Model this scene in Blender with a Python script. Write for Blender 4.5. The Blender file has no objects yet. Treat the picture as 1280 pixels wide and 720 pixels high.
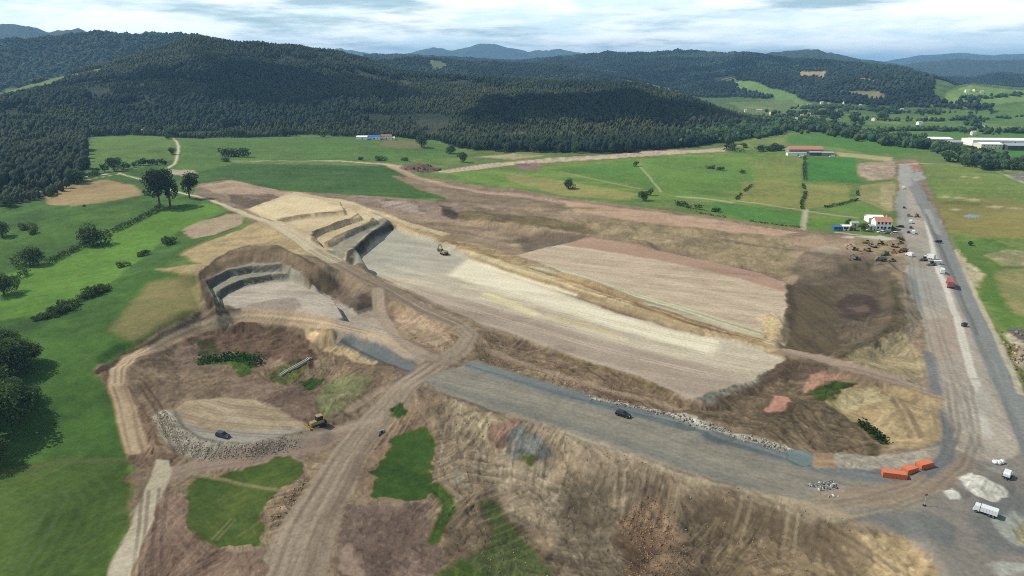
import bpy, bmesh, math, random
import numpy as np
from mathutils import Vector
random.seed(7); RNG = np.random.default_rng(11)
F32 = np.float32
scene = bpy.context.scene
COL = scene.collection
PI = math.pi

# ------------------------------------------------------------------ camera
CAM_H, FPX, HORIZON = 100.0, 900.0, 80.0
PITCH = math.atan((360 - HORIZON) / FPX)
cd = bpy.data.cameras.new('camera'); cam = bpy.data.objects.new('camera', cd); COL.objects.link(cam)
cd.sensor_width = 36; cd.lens = 36 * FPX / 1280; cd.clip_start = 1; cd.clip_end = 60000
cam.location = (0, 0, CAM_H); cam.rotation_euler = (PI / 2 - PITCH, 0, 0)
scene.camera = cam
SP, CP = math.sin(PITCH), math.cos(PITCH)
def ray(px, py):
    u = (px - 640) / FPX; v = (360 - py) / FPX
    return np.array([u, CP + v * SP, -SP + v * CP])
def on_plane(px, py, h=0.0):
    d = ray(px, py); t = (h - CAM_H) / d[2]
    return np.array([d[0] * t, d[1] * t])
def at_range(px, py, D):
    d = ray(px, py); k = D / math.hypot(d[0], d[1])
    return d[0] * k, d[1] * k, CAM_H + d[2] * k
def dense(pts, step=14.0, close=False):
    """extra corners along an outline so that it stays straight on the ground"""
    out = []; n = len(pts)
    for i in range(n if close else n - 1):
        a, b = np.array(pts[i], float), np.array(pts[(i + 1) % n], float)
        k = max(1, int(np.hypot(*(b - a)[:2]) / step))
        for j in range(k): out.append(a + (b - a) * j / k)
    if not close: out.append(np.array(pts[-1], float))
    return out

# ------------------------------------------------------------------ noise
def _h(ix, iy, seed):
    h = (ix.astype(np.uint32) * np.uint32(374761393)) ^ (iy.astype(np.uint32) * np.uint32(668265263)) ^ np.uint32((seed * 2246822519) & 0xffffffff)
    h = (h ^ (h >> np.uint32(13))) * np.uint32(1274126177)
    return ((h ^ (h >> np.uint32(16))) & np.uint32(0xffff)).astype(F32) / F32(65535)
def vnoise(x, y, seed=0):
    xi = np.floor(x); yi = np.floor(y); fx = (x - xi).astype(F32); fy = (y - yi).astype(F32)
    ix = xi.astype(np.int64); iy = yi.astype(np.int64)
    fx = fx * fx * (3 - 2 * fx); fy = fy * fy * (3 - 2 * fy)
    a = _h(ix, iy, seed); b = _h(ix + 1, iy, seed); c = _h(ix, iy + 1, seed); d = _h(ix + 1, iy + 1, seed)
    return (a + (b - a) * fx) * (1 - fy) + (c + (d - c) * fx) * fy
def fbm(x, y, octv=3, seed=0, gain=.5):
    s = 0; amp = 1.; tot = 0
    for o in range(octv):
        s = s + amp * vnoise(x * 2 ** o + 17.3 * o, y * 2 ** o - 9.1 * o, seed + o); tot += amp; amp *= gain
    return s / tot
def sstep(t):
    t = np.clip(t, 0, 1); return t * t * (3 - 2 * t)
def lin(c):
    c = np.array(c, float) / 255.
    return np.where(c <= .04045, c / 12.92, ((c + .055) / 1.055) ** 2.4)

# ------------------------------------------------------------------ terrain grid (polar, finer near the viewer)
NT = 1700
TH = np.radians(np.linspace(-50, 50, NT))
ys = np.concatenate([np.arange(800, 330, -.75), np.arange(330, 205, -1.0)])
Rn = CAM_H / np.tan(PITCH + np.arctan((ys - 360) / FPX))
Rn = np.concatenate([np.linspace(60, Rn[0] - 1, 40), Rn])
k = 1.0085; Rf = [Rn[-1]]
while Rf[-1] < 21000: Rf.append(Rf[-1] * k + 0.6)
RR = np.concatenate([Rn, Rf[1:]])
NR = len(RR)
TT, RG = np.meshgrid(TH, RR, indexing='ij')
X = (np.sin(TT) * RG).ravel().astype(F32); Y = (np.cos(TT) * RG).ravel().astype(F32)
RAD = RG.ravel().astype(F32); THF = TT.ravel().astype(F32)
N = X.size
W1 = (fbm(X / 14, Y / 14, 3, 5) - .5) * 3.2 + (fbm(X / 90, Y / 90, 2, 15) - .5) * 8 * np.clip(RAD / 700, 0, 2)
W2 = (fbm(X / 14, Y / 14, 3, 25) - .5) * 3.2 + (fbm(X / 90, Y / 90, 2, 35) - .5) * 8 * np.clip(RAD / 700, 0, 2)

def seg_dist(x, y, pts, closed):
    """distance to an outline, the distance along it and the side"""
    n = len(pts); best = np.full(x.shape, 1e12, F32); S = np.zeros(x.shape, F32); T = np.zeros(x.shape, F32); s0 = 0.
    ins = np.zeros(x.shape, bool)
    for i in range(n if closed else n - 1):
        ax, ay = pts[i][:2]; bx, by = pts[(i + 1) % n][:2]
        dx, dy = bx - ax, by - ay; L2 = dx * dx + dy * dy
        if L2 < 1e-9: continue
        t = np.clip(((x - ax) * dx + (y - ay) * dy) / L2, 0, 1)
        ex = x - ax - t * dx; ey = y - ay - t * dy; d2 = ex * ex + ey * ey
        m = d2 < best
        if not closed:
            L = math.sqrt(L2); S[m] = (s0 + t * L)[m]; T[m] = ((ex * dy - ey * dx) / L)[m]
        best[m] = d2[m]
        s0 += math.sqrt(L2)
        if closed and (ay > y.min() or True):
            c = ((ay > y) != (by > y))
            if dy != 0: ins ^= c & (x < (y - ay) / dy * dx + ax)
    d = np.sqrt(best)
    if closed: return np.where(ins, -d, d), None, None
    return d, S, T
def near(pts, pad, x=None, y=None):
    x = X if x is None else x; y = Y if y is None else y
    p = np.array([q[:2] for q in pts])
    return np.nonzero((x > p[:, 0].min() - pad) & (x < p[:, 0].max() + pad) & (y > p[:, 1].min() - pad) & (y < p[:, 1].max() + pad))[0]

# ------------------------------------------------------------------ heights
H = np.zeros(N, F32)
CTRL = [(640,300,0),(900,300,0),(1000,250,0),(1200,250,0),(1100,400,0),(1200,500,0),(1240,620,0),(800,210,0),(600,190,1),(1270,200,0),
 (950,190,3),(400,195,4),(300,205,7),(150,180,14),(20,240,7),(200,250,11),(330,262,12.5),(100,330,5),(20,350,2),(260,312,12),(60,470,-2),(180,390,6),
 (20,600,-8),(100,690,-12),(200,650,-12),(350,600,-9),(280,700,-14),(500,570,-8),(480,690,-12),(600,590,-7),(640,700,-17),(760,690,-17),(850,690,-15),
 (1000,700,-12),(720,600,-6),(860,630,-5),(1100,710,-5),(1180,690,-1),(1270,720,0),(760,450,0),(600,430,1),(500,450,1),(700,270,0),(560,265,2),(450,255,6),
 (340,690,-13),(380,650,-11.5),(430,590,-8.5),(320,620,-10.5),(420,700,-13),(240,560,-9.5),(300,575,-10),(380,560,-8),(200,500,-5),(930,505,-1),(985,475,-1),(1040,520,-2),(800,495,-1),(700,465,-.5),(1100,540,-1.5),(1150,600,0),(900,530,-.5),(1000,590,-.5),(850,400,0),(1060,470,0),(560,485,-.5),(640,510,-.5),(740,545,-1),(860,575,-.8),(1050,640,-1),(960,610,-1),(1150,480,0),(1150,560,-.5),(490,470,0),(-150,300,4),(-150,600,-8),(1400,400,0),(1400,650,0),(1350,200,0),(-100,200,8),(640,170,2),(300,172,8),(1100,150,0),(560,340,0),(120,430,2),(130,560,-8)]
base_w = np.zeros(N, F32)
for px, py, h in CTRL:
    q = on_plane(px, py, h); d2 = (X - q[0]) ** 2 + (Y - q[1]) ** 2
    w = 1 / (d2 + (20 + .035 * math.hypot(*q)) ** 2) ** 2.1
    H += w * h; base_w += w
H /= base_w
H *= 1 - sstep((RAD - 1100) / 500)
H += (fbm(X / 70, Y / 70, 3, 77) - .5) * 2.2 * np.clip(RAD / 400, .2, 2)

RIDGES = {}
def ridge(name, rows, back=500, pw=1.0, spur=.35):
    th, z, D, ft = [], [], [], []
    for px, py, d, f in rows:
        x, y, zz = at_range(px, py, d); th.append(math.atan2(x, y)); z.append(zz); D.append(d); ft.append(f)
    zz = np.interp(TH, th, z, left=0, right=0); dd = np.interp(TH, th, D); ff = np.interp(TH, th, ft)
    jit = (fbm(TH * 40, TH * 0 + 3.1, 3, len(name) + 50) - .5)
    zz = zz * (1 + .10 * (fbm(TH * 130, TH * 0 + 7.7, 3, len(name) + 90) - .5) * (dd > 2500))
    dd2 = dd * (1 + jit * .06)
    zz = zz * dd2 / dd - CAM_H * (dd2 / dd - 1) * (zz != 0)
    Z = np.repeat(zz, NR).astype(F32); D_ = np.repeat(dd2, NR).astype(F32); Ft = np.repeat(ff, NR).astype(F32)
    up = np.clip((RAD - Ft) / (D_ - Ft), 0, 1); s = np.where(RAD < D_, sstep(up) ** pw, 1 - .75 * sstep((RAD - D_) / back))
    L = np.clip(D_ * .16, 150, 900)
    nz = fbm(X / L + 3, Y / L, 4, len(name) * 7 + 3) - .5
    hh = np.maximum(Z, 0) * s * (1 + spur * 2 * nz * (1 - np.minimum(up, 1) ** 6))
    RIDGES[name] = (np.repeat(dd2, NR), Ft, hh)
    H[:] = np.where(hh > .01, np.maximum(H, hh), H)
def rr(D, f, pts): return [(a, b, D, f) for a, b in pts]
ridge('front', [(-200,130,1700,700),(0,118,1700,640),(40,105,1750,720),(125,85,1850,1020),(200,62,1950,1060),(250,48,2000,1050),(300,57,2000,1040),(370,61,2000,1030),
 (425,68,1950,1020),(470,82,1850,1010),(520,96,1750,1040),(593,101,1650,900),(650,105,1600,860),(727,109,1500,850),(795,111,1450,860),(850,122,1400,900),(900,143,1300,980),(940,160,1200,1060),(965,172,1150,1090)], 500, .9)
ridge('leftback', rr(2950, 2150, [(-260,62),(0,53),(60,50),(100,46),(122,42),(150,46),(200,44),(250,46),(300,62),(340,80)]), 700)
ridge('leftfar', rr(6500, 4800, [(-260,25),(0,32),(30,36),(60,45),(100,42),(140,52)]), 1500)
ridge('mid', rr(2950, 2000, [(430,92),(470,78),(536,75),(600,79),(700,83),(781,94),(820,106),(870,122)]), 600)
ridge('midfar', [(455,69,4300,2700),(480,69,4300,2700),(560,72,4300,2700),(640,77,4300,2700),(700,72,4200,2700),(760,66,4200,2700),(800,67,4100,2600),(850,64,4000,2500),(900,67,3900,2300),(930,67,3700,2100),(995,75,3500,2000),(1038,77,3300,2000),
 (1085,82,3100,1950),(1118,85,3000,1950),(1152,94,2800,1900),(1186,103,2500,1850),(1219,124,2100,1800),(1240,134,1950,1780)], 900)
ridge('midfront', [(1010,112,2500,1900),(1050,101,2500,1900),(1100,95,2450,1850),(1150,99,2350,1800),(1186,108,2200,1780),(1222,128,1950,1760)], 400)
ridge('midleft', rr(2700, 2050, [(850,112),(880,104),(905,106),(940,114),(985,128)]), 400)
ridge('rightpeak', rr(5600, 4300, [(915,74),(960,66),(1018,61),(1065,72),(1105,77),(1150,86)]), 1200)
ridge('mountains', rr(11000, 8200, [(370,70),(400,63),(425,60),(455,66),(475,71),(500,69),(540,59),(565,64),(600,55),(622,57),(660,66),(700,62),(735,68),(770,76)]), 2500, spur=.5)
ridge('rightmountains', rr(13500, 10000, [(1070,82),(1105,77),(1150,69),(1200,66),(1240,69),(1300,66),(1450,64)]), 2500, spur=.5)
ridge('rightmid', rr(7500, 5500, [(1095,88),(1150,77),(1200,74),(1250,77),(1300,74),(1450,78)]), 1500)
ridge('rightlow', rr(4600, 3300, [(1130,106),(1180,96),(1215,97),(1245,92),(1300,96),(1450,90)]), 1000)
ridge('greenhill', rr(2350, 1850, [(1165,122),(1185,109),(1215,104),(1250,107),(1290,111),(1450,116)]), 400, spur=.1)

def plateau(pts, h, ramp, wob=.5, x0=0.0):
    q = [on_plane(p[0], p[1], h) for p in dense(pts, 20, True)]
    i = near(q, ramp + 6)
    d, _, _ = seg_dist(X[i] + W1[i] * wob, Y[i] + W2[i] * wob, q, True)
    t = sstep((d - x0) / ramp); H[i] = h * (1 - t) + H[i] * t
def bench(pts, width, ramp):
    """a way of given width that keeps its own level along a line of (x, y, height)"""
    q = [np.append(on_plane(p[0], p[1], p[2]), p[2]) for p in dense(pts, 20)]
    i = near(q, width + ramp + 3); x, y = X[i], Y[i]
    d, S, T = seg_dist(x, y, q, False)
    L = np.cumsum([0] + [np.hypot(*(np.array(q[j + 1]) - np.array(q[j]))[:2]) for j in range(len(q) - 1)])
    h = np.interp(S, L, [p[2] for p in q]); t = sstep((d - width / 2) / ramp); H[i] = h * (1 - t) + H[i] * t
def mound(px, py, rx, ry, h, rot=0., h0=0.):
    c = on_plane(px, py, h0); i = near([c], max(rx, ry) * 1.5)
    a = X[i] + W1[i] * .3 - c[0]; b = Y[i] + W2[i] * .3 - c[1]; u = a * math.cos(rot) + b * math.sin(rot); v = b * math.cos(rot) - a * math.sin(rot)
    e = np.sqrt((u / rx) ** 2 + (v / ry) ** 2); H[i] += h * np.clip(1 - e, 0, 1) ** .8
MAIN_PAD = [(444,331),(468,309),(496,284),(536,296),(586,322),(640,346),(700,364),(770,391),(850,413),(920,428),(984,447),(972,465),(930,482),(898,498),(868,497),(800,471),(740,452),(690,434),(640,417),(600,404),(560,386),(500,357),(468,343)]
SECOND_PAD = [(640,322),(690,308),(740,297),(800,309),(880,326),(950,342),(980,354),(984,390),(975,410),(962,428),(900,408),(850,394),(800,375),(740,352),(690,338)]
GRAVEL = [(527,472),(585,452),(640,468),(700,487),(760,503),(800,513),(850,523),(900,541),(970,562),(1040,580),(1100,592),(1150,588),(1180,570),(1185,540),(1230,540),(1240,620),(1150,648),(1085,651),(1040,640),(980,622),(920,608),(860,590),(800,569),(720,546),(660,526),(600,508),(552,492)]
plateau([(250,330),(300,292),(340,268),(400,262),(470,270),(480,290),(430,320),(400,330),(370,322),(320,305),(275,322)], 11, 18)
plateau([(436,324),(490,279),(480,270),(440,262),(400,280),(405,318)], 5.5, 3.5, .5)
plateau([(412,304),(437,290),(472,275),(455,265),(400,270),(392,300)], 7.8, 2.6, .6)
plateau([(378,300),(397,289),(452,270),(440,260),(350,272)], 10.2, 2.6, .6)
plateau([(312,264),(347,273),(387,267),(430,264),(425,252),(365,243),(318,257)], 12.6, 2.6, .5)
plateau(MAIN_PAD, 0, 5, .2); plateau(SECOND_PAD, .8, 5, .2)
plateau([(257,352),(285,334),(315,328),(350,330),(372,340),(400,362),(410,390),(280,386)], 8.3, 7, .5)
plateau([(262,361),(287,346),(315,341),(352,341),(372,352),(398,370),(400,392),(280,387)], 5.3, 1.6, .5)
plateau([(276,372),(305,357),(340,351),(360,353),(400,366),(418,376),(428,396),(400,400),(300,393),(281,385)], 2.8, 1.6, .4)
bench([(265,250,11.5),(310,269,12),(342,280,12),(372,297,11.3),(392,312,10),(417,325,8),(442,340,6),(467,355,4),(492,365,2.8),(530,387,1.5),(575,405,1),(590,420,1),(575,438,1),(545,455,0.3),(510,480,-1)], 8, 8)
bench([(152,452,-2.5),(160,446,-2),(188,435,-.2),(242,408,3),(300,394,4.2),(340,394,3.8),(413,403,3),(460,412,2.4),(520,440,1.2)], 7, 5)
plateau([(225,445),(258,424),(300,418),(350,420),(372,430),(388,455),(398,490),(360,485),(280,482),(240,475)], -5.5, 15, 1)
plateau([(219,512),(235,500),(286,494),(336,503),(372,524),(400,540),(355,545),(319,553),(269,553),(242,545),(224,528)], -6.5, 5, .4)
plateau(GRAVEL, -.4, 13, .6)
plateau([(1124,200),(1145,200),(1165,300),(1200,400),(1250,520),(1290,600),(1290,720),(1190,720),(1150,650),(1170,500),(1150,430),(1135,330),(1126,280)], .2, 5, .2)
bench([(480,270,3.5),(540,293,3),(620,325,2.8),(700,350,2.6),(800,383,2.2),(900,414,2),(960,428,1.6)], 3.5, 6)
bench([(985,440,1.5),(1040,455,1.2),(1100,472,.8),(1180,495,.5)], 6, 4)
bench([(1012,495,-1.5),(1035,484,-1.5),(1050,505,-2.2),(1075,530,-2.5),(1102,552,-2.5)], 2.5, 5)
bench([(1000,343,1.5),(1050,330,1.8),(1100,324,2),(1124,345,2),(1128,385,2.2),(1116,410,2.2),(1070,438,2),(1040,446,1.5)], 3, 7)
bench([(560,255,2),(620,275,3.5),(680,285,3.5),(740,293,3),(800,303,3)], 6, 10)
for a in [(1095,465,16,9,2.5),(1040,492,10,6,2.5),(1130,520,18,12,2.5),(900,520,20,8,2.2),(960,500,14,7,3),(655,552,9,7,2),(985,535,16,9,1.6),
          (1192,619,4,2.4,1.0),(1230,606,7,4.5,1.4),(520,212,16,14,3.5),(540,208,12,8,3),(690,435,9,5,1.2),(1010,295,16,12,2),(555,270,10,8,3),(880,545,9,4,1.5)]: mound(*a)

HG = None
def grid_h(x, y):
    th = np.arctan2(x, y); r = np.hypot(x, y)
    a = np.clip((th - TH[0]) / (TH[1] - TH[0]), 0, NT - 1.001); b = np.clip(np.interp(r, RR, np.arange(NR)), 0, NR - 1.001)
    ia = a.astype(int); ib = b.astype(int); fa = a - ia; fb = b - ib; G = H.reshape(NT, NR)
    return (G[ia, ib] * (1 - fa) + G[ia + 1, ib] * fa) * (1 - fb) + (G[ia, ib + 1] * (1 - fa) + G[ia + 1, ib + 1] * fa) * fb
def P(px, py):
    """the point of the ground seen at a place of the photograph"""
    d = ray(px, py); hd = math.hypot(d[0], d[1]); th = math.atan2(d[0], d[1])
    a = (th - TH[0]) / (TH[1] - TH[0]); a = min(max(a, 0), NT - 1.001); ia = int(a); f = a - ia
    G = H.reshape(NT, NR); prof = G[ia] * (1 - f) + G[ia + 1] * f
    z = CAM_H + d[2] / hd * RR; below = np.nonzero(z < prof)[0]
    j = below[0] if len(below) else NR - 1
    if j > 0:
        g0 = z[j - 1] - prof[j - 1]; g1 = z[j] - prof[j]; t = g0 / (g0 - g1) if g0 != g1 else 0; r = RR[j - 1] + t * (RR[j] - RR[j - 1])
    else: r = RR[0]
    return np.array([d[0] / hd * r, d[1] / hd * r])
def P3(px, py):
    q = P(px, py); return Vector((q[0], q[1], float(grid_h(q[:1], q[1:])[0])))

# ------------------------------------------------------------------ ground cover
C = np.zeros((N, 3), F32); ROUGH = np.zeros(N, F32); GRS = np.ones(N, F32); CLS = np.zeros(N, np.int8); FOREST = np.zeros(N, bool)
GRASS, EARTH, GRAVELROAD, TRACK, PLATFORM, ROAD, PATH, HILL, WATER = range(9)
Q1 = fbm(X / 3, Y / 3, 3, 101); Q2 = fbm(X / 22, Y / 22, 4, 131); Q3 = fbm(X / 9, Y / 9, 3, 151); Q4 = fbm(X / 120, Y / 120, 3, 171)
def tint(i, cols, streak=None, amt=.5, x=None, y=None, S=None, T=None, seed=0):
    c = [lin(k) for k in cols]; c = c if len(c) > 1 else c * 2
    n = .45 * Q2[i] + .3 * Q3[i] + .25 * Q1[i]
    if streak is not None:
        if S is not None: st = fbm(T / 1.3 + 50, S / 45, 3, 210 + seed, .6)
        else:
            a = math.radians(streak); u = X[i] * math.cos(a) + Y[i] * math.sin(a); v = -X[i] * math.sin(a) + Y[i] * math.cos(a)
            st = .5 * fbm(u / 140, (v + W1[i] * 1.2) / 7, 3, 230 + seed, .6) + .5 * fbm(u / 40, (v + W2[i] * .5) / 1.3, 3, 260 + seed, .7)
        n = n * (1 - amt) + st * amt
    n = np.clip((n - .5) * 2.3 + .5, 0, 1) * (len(c) - 1)
    j = np.minimum(n.astype(int), len(c) - 2); f = (n - j)[:, None]; c = np.array(c)
    return (c[j] * (1 - f) + c[j + 1] * f).astype(F32)
def put(i, a, col, rough, grs, cls):
    C[i] = C[i] * (1 - a[:, None]) + col * a[:, None]; ROUGH[i] = ROUGH[i] * (1 - a) + rough * a; GRS[i] = GRS[i] * (1 - a) + grs * a
    if cls is not None: CLS[i[a > .5]] = cls
def area(pts, cols, f=1.5, rough=.05, grs=0, cls=EARTH, streak=None, amt=.5, wob=1.0, op=1.0, seed=0, spots=0):
    q = [P(p[0], p[1]) for p in dense(pts, 14, True)]; m = np.mean([math.hypot(*v) for v in q]); f = max(f * .7, .0028 * m)
    i = near(q, f * 2 + 6)
    d, _, _ = seg_dist(X[i] + W1[i] * wob, Y[i] + W2[i] * wob, q, True)
    if cls not in (PLATFORM, ROAD, PATH, WATER): d = d + ((Q1[i] - .5) * 2.6 + (Q3[i] - .5) * 3.4 * (1.5 if grs == 1 else 1) + (Q1[i] - .5) * (1.2 if grs == 1 and rough >= .1 else 0)) * min(1, wob)
    a = op * (1 - sstep((d + f) / (2 * f)))
    if spots: a = a * sstep((Q2[i] * .6 + Q1[i] * .4 - (.5 - spots * .25)) * 6 + .5)
    k = a > .003; i = i[k]; put(i, a[k].astype(F32), tint(i, cols, streak, amt, seed=seed), rough, grs, cls if op > .6 and not spots else None)
def way(pts, w, cols, f=.8, rough=.04, grs=0, cls=TRACK, amt=.6, op=1.0, wob=.35, streak=True, seed=0):
    pts = [tuple(p) if len(p) > 2 else (*p, w) for p in pts]
    q = [np.append(P(p[0], p[1]), p[2]) for p in dense(pts, 10)]; f = max(f * .8, .0018 * np.mean([math.hypot(v[0], v[1]) for v in q]))
    i = near(q, max(p[2] for p in q) + f * 2 + 3)
    d, S, T = seg_dist(X[i] + W1[i] * wob, Y[i] + W2[i] * wob, q, False)
    L = np.cumsum([0] + [np.hypot(*(q[j + 1] - q[j])[:2]) for j in range(len(q) - 1)])
    wd = np.interp(S, L, [p[2] for p in q]) / 2
    a = op * (1 - sstep((d - wd + f) / (2 * f))); k = a > .003; i = i[k]
    put(i, a[k].astype(F32), tint(i, cols, True if streak else None, amt, S=S[k], T=T[k], seed=seed), rough, grs, cls if op > .6 else None)
def ruts(pts, offs, cols, op=.5, w=.6, seed=0):
    """pairs of wheel marks beside a line"""
    g = [P(p[0], p[1]) for p in dense(pts, 10)]
    for o in offs:
        q = []
        for j in range(len(g)):
            t = g[min(j + 1, len(g) - 1)] - g[max(j - 1, 0)]; t = t / (np.hypot(*t) + 1e-6); q.append(g[j] + np.array([t[1], -t[0]]) * o)
        i = near(q, 4); d, S, T = seg_dist(X[i] + W1[i] * .35, Y[i] + W2[i] * .35, q, False)
        a = op * (1 - sstep((d - w * .3) / (w * .9))) * np.clip(.3 + fbm(S / 14, S * 0 + o, 2, 300 + seed), 0, 1); k = a > .01; i = i[k]
        put(i, a[k].astype(F32), tint(i, cols), .05, 0, None)
# --- meadows and farmland
G1, G2, G3 = (86,122,62), (70,108,50), (50,84,38)
put(np.arange(N), np.ones(N, F32), tint(np.arange(N), [(74,108,58), (92,122,68), (106,130,78)]), .05, 1, GRASS)
i = np.nonzero(RAD > 1500)[0]; put(i, sstep((RAD[i] - 1500) / 300).astype(F32), tint(i, [(54,84,50), (74,106,60), (90,118,70)]), .1, 1, GRASS)
area([(-250,330),(0,255),(150,190),(330,215),(330,260),(200,340),(250,400),(120,470),(170,560),(170,720),(-100,760)], [G3, (64,102,46), (76,116,52)], 6, .04, 1, GRASS)
area([(-60,345),(0,345),(60,326),(112,303),(140,290),(190,268),(255,255),(285,262),(220,290),(180,315),(150,345),(100,372),(50,396),(-40,420)], [(72,116,46), (84,130,52), (94,138,58)], 2.5, .03, 1, GRASS, 28, .4)
area([(-100,400),(57,398),(100,378),(128,366),(160,345),(208,330),(240,345),(240,398),(160,440),(125,462),(150,500),(160,540),(170,575),(-60,580)], [(46,78,34), (60,98,44), (70,110,50)], 4, .05, 1, GRASS)
area([(-60,575),(60,572),(168,572),(178,595),(160,660),(138,720),(-100,760)], [(56,84,36), (68,98,44), (88,112,54)], 2, .03, 1, GRASS, 62, .6)
area([(-60,620),(20,612),(50,640),(40,700),(10,760),(-100,760)], [(70,98,48), (88,116,58)], 4, .03, 1, GRASS, 62, .6, op=.7)
ruts([(60,720),(95,660),(110,625),(95,608),(60,604),(0,612)], [-9,-5.5,-3,0,3,6], [(88,114,60)], .28, .8)
ruts([(20,720),(60,650),(75,622),(55,612)], [-4,-1.5,2], [(84,110,58)], .35, .7)
way([(0,590),(80,577),(168,573)], 2.2, [(84,96,52), (100,104,62)], 1.2, op=.6, cls=None)
area([(100,152),(180,158),(225,172),(215,200),(150,216),(110,212),(100,180)], [(74,110,56), (88,122,62), (96,130,68)], 4, .05, 1, GRASS)
area([(222,170),(420,172),(530,172),(570,186),(590,196),(480,202),(290,200),(250,214),(218,212)], [(66,104,54), (78,116,58), (90,126,64)], 5, .05, 1, GRASS, 4, .5)
area([(290,204),(480,207),(500,215),(560,238),(600,250),(470,246),(345,238),(300,226),(250,216)], [(48,84,42), (60,98,48), (72,112,54)], 3, .03, 1, GRASS, 172, .5)
area([(560,216),(700,206),(800,196),(880,190),(1005,195),(1005,262),(930,256),(860,250),(760,246),(690,240),(610,232)], [(80,118,58), (96,134,64), (122,140,80)], 4, .04, 1, GRASS, 170, .55)
area([(680,212),(790,200),(835,240),(760,226)], [(78,122,56), (86,130,58)], 3, .03, 1, GRASS, 170, .4)
area([(800,200),(860,196),(935,208),(945,222),(925,248),(860,246),(830,240)], [(82,124,58), (98,136,66)], 3, .03, 1, GRASS, 170, .5)
area([(632,216),(690,224),(800,242),(790,250),(700,244),(636,226)], [(120,134,76), (140,142,88), (104,126,66)], 2, .05, .7, GRASS, 168, .6)
area([(935,200),(1005,196),(1005,226),(950,224)], [(96,128,68), (122,138,84)], 3, .04, 1, GRASS, 175, .5)
area([(1009,197),(1072,197),(1078,229),(1009,228)], [(58,118,52), (66,126,56)], 1.5, .03, 1, GRASS, 90, .3)
area([(928,228),(960,224),(1004,230),(1004,262),(922,252)], [(112,132,74), (128,138,84)], 2.5, .04, 1, GRASS, 100, .5)
area([(1008,231),(1066,232),(1068,250),(1030,258),(1008,262)], [(118,134,78), (132,138,88)], 2, .04, 1, GRASS, 100, .5)
area([(870,255),(900,252),(1003,268),(1002,281),(930,274)], [(62,112,54), (76,124,60)], 2, .03, 1, GRASS, 170, .4)
area([(1014,268),(1060,272),(1085,276),(1045,288),(1012,284)], [(72,122,54), (108,138,62)], 2, .03, 1, GRASS)
area([(1030,262),(1072,252),(1110,266),(1090,272)], [(78,122,60), (98,132,70)], 2, .03, 1, GRASS)
area([(1080,232),(1118,225),(1122,262),(1112,265),(1076,248)], [(112,128,72), (160,148,96)], 2, .05, .5, GRASS)
area([(1104,230),(1122,228),(1120,262),(1108,264)], [(176,160,100), (150,134,84), (196,178,120)], 1.5, .2, 0, EARTH)
way([(915,250),(960,256),(1003,263),(1050,270),(1070,272)], 3.5, [(148,142,98), (170,158,116)], 1.5, cls=PATH)
way([(850,246),(880,248),(915,253)], 5, [(150,140,104), (176,164,128)], 2, cls=PATH)
way([(1008,262),(1004,276),(1001,290),(998,300),(993,312),(985,335)], 4, [(150,146,112), (176,164,128)], 1.2, cls=PATH)
way([(798,207),(812,222),(826,240)], 2.2, [(138,150,100), (160,164,120)], 1.2, cls=PATH)
area([(905,176),(960,168),(1010,165),(1100,178),(1115,196),(1060,190),(1000,186),(930,188)], [(88,122,66), (108,134,78), (122,142,86)], 5, .04, 1, GRASS)
area([(985,168),(1020,166),(1100,176),(1160,192),(1080,192),(1045,184),(985,180)], [(70,118,58), (82,130,62)], 5, .04, 1, GRASS)
area([(1045,190),(1115,197),(1116,202),(1050,196)], [(180,170,112), (160,150,100)], 2, .05, .2, GRASS)
area([(1075,204),(1125,200),(1128,222),(1090,226),(1075,218)], [(176,156,122), (160,132,106), (196,180,148)], 3, .4, 0, EARTH)
area([(1150,205),(1300,216),(1320,250),(1300,330),(1210,300),(1165,240)], [(86,122,62), (104,132,72), (124,138,80)], 6, .06, 1, GRASS, 172, .5)
area([(1166,252),(1210,246),(1290,256),(1300,300),(1220,296),(1178,290)], [(112,122,68), (128,128,76), (138,134,84)], 7, .08, .8, GRASS, 172, .4)
area([(1195,303),(1240,300),(1300,320),(1300,420),(1262,412),(1235,385),(1215,345)], [(64,100,48), (78,116,54), (92,122,62)], 3, .1, 1, GRASS)
area([(1240,338),(1280,334),(1300,340),(1300,400),(1265,392)], [(150,144,96), (128,132,80), (112,126,70)], 3, .1, .5, GRASS, spots=.9)
area([(1228,318),(1262,312),(1300,316),(1300,332),(1250,332)], [(160,150,108), (130,132,84), (184,172,132)], 2, .25, .3, GRASS, spots=.8)
area([(1196,308),(1210,330),(1230,342),(1226,360),(1215,358),(1206,336)], [(166,156,112), (186,172,128), (140,136,90)], 1.5, .35, 0, EARTH)
area([(1248,415),(1300,412),(1300,480),(1268,470)], [(176,160,120), (150,130,100), (196,182,148)], 2, .5, 0, EARTH)
area([(1258,412),(1285,408),(1300,425),(1280,430)], [(120,112,100), (96,92,84)], 1.2, .4, 0, EARTH)
area([(1242,405),(1262,430),(1275,470),(1290,500),(1300,520),(1282,505),(1260,462),(1240,420)], [(60,96,40), (80,110,50)], 1.2, .2, 1, GRASS)
for x, y, s in [(1182,246,3),(1198,247,3),(1206,221,2.5),(1222,222,2.5),(1240,258,4),(1268,260,3),(1195,262,3),(1215,250,4)]:
    area([(x-3*s,y),(x,y-s*.5),(x+3*s,y),(x,y+s*.5)], [(176,168,122), (150,150,98)], 2, .1, .2, GRASS)
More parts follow.
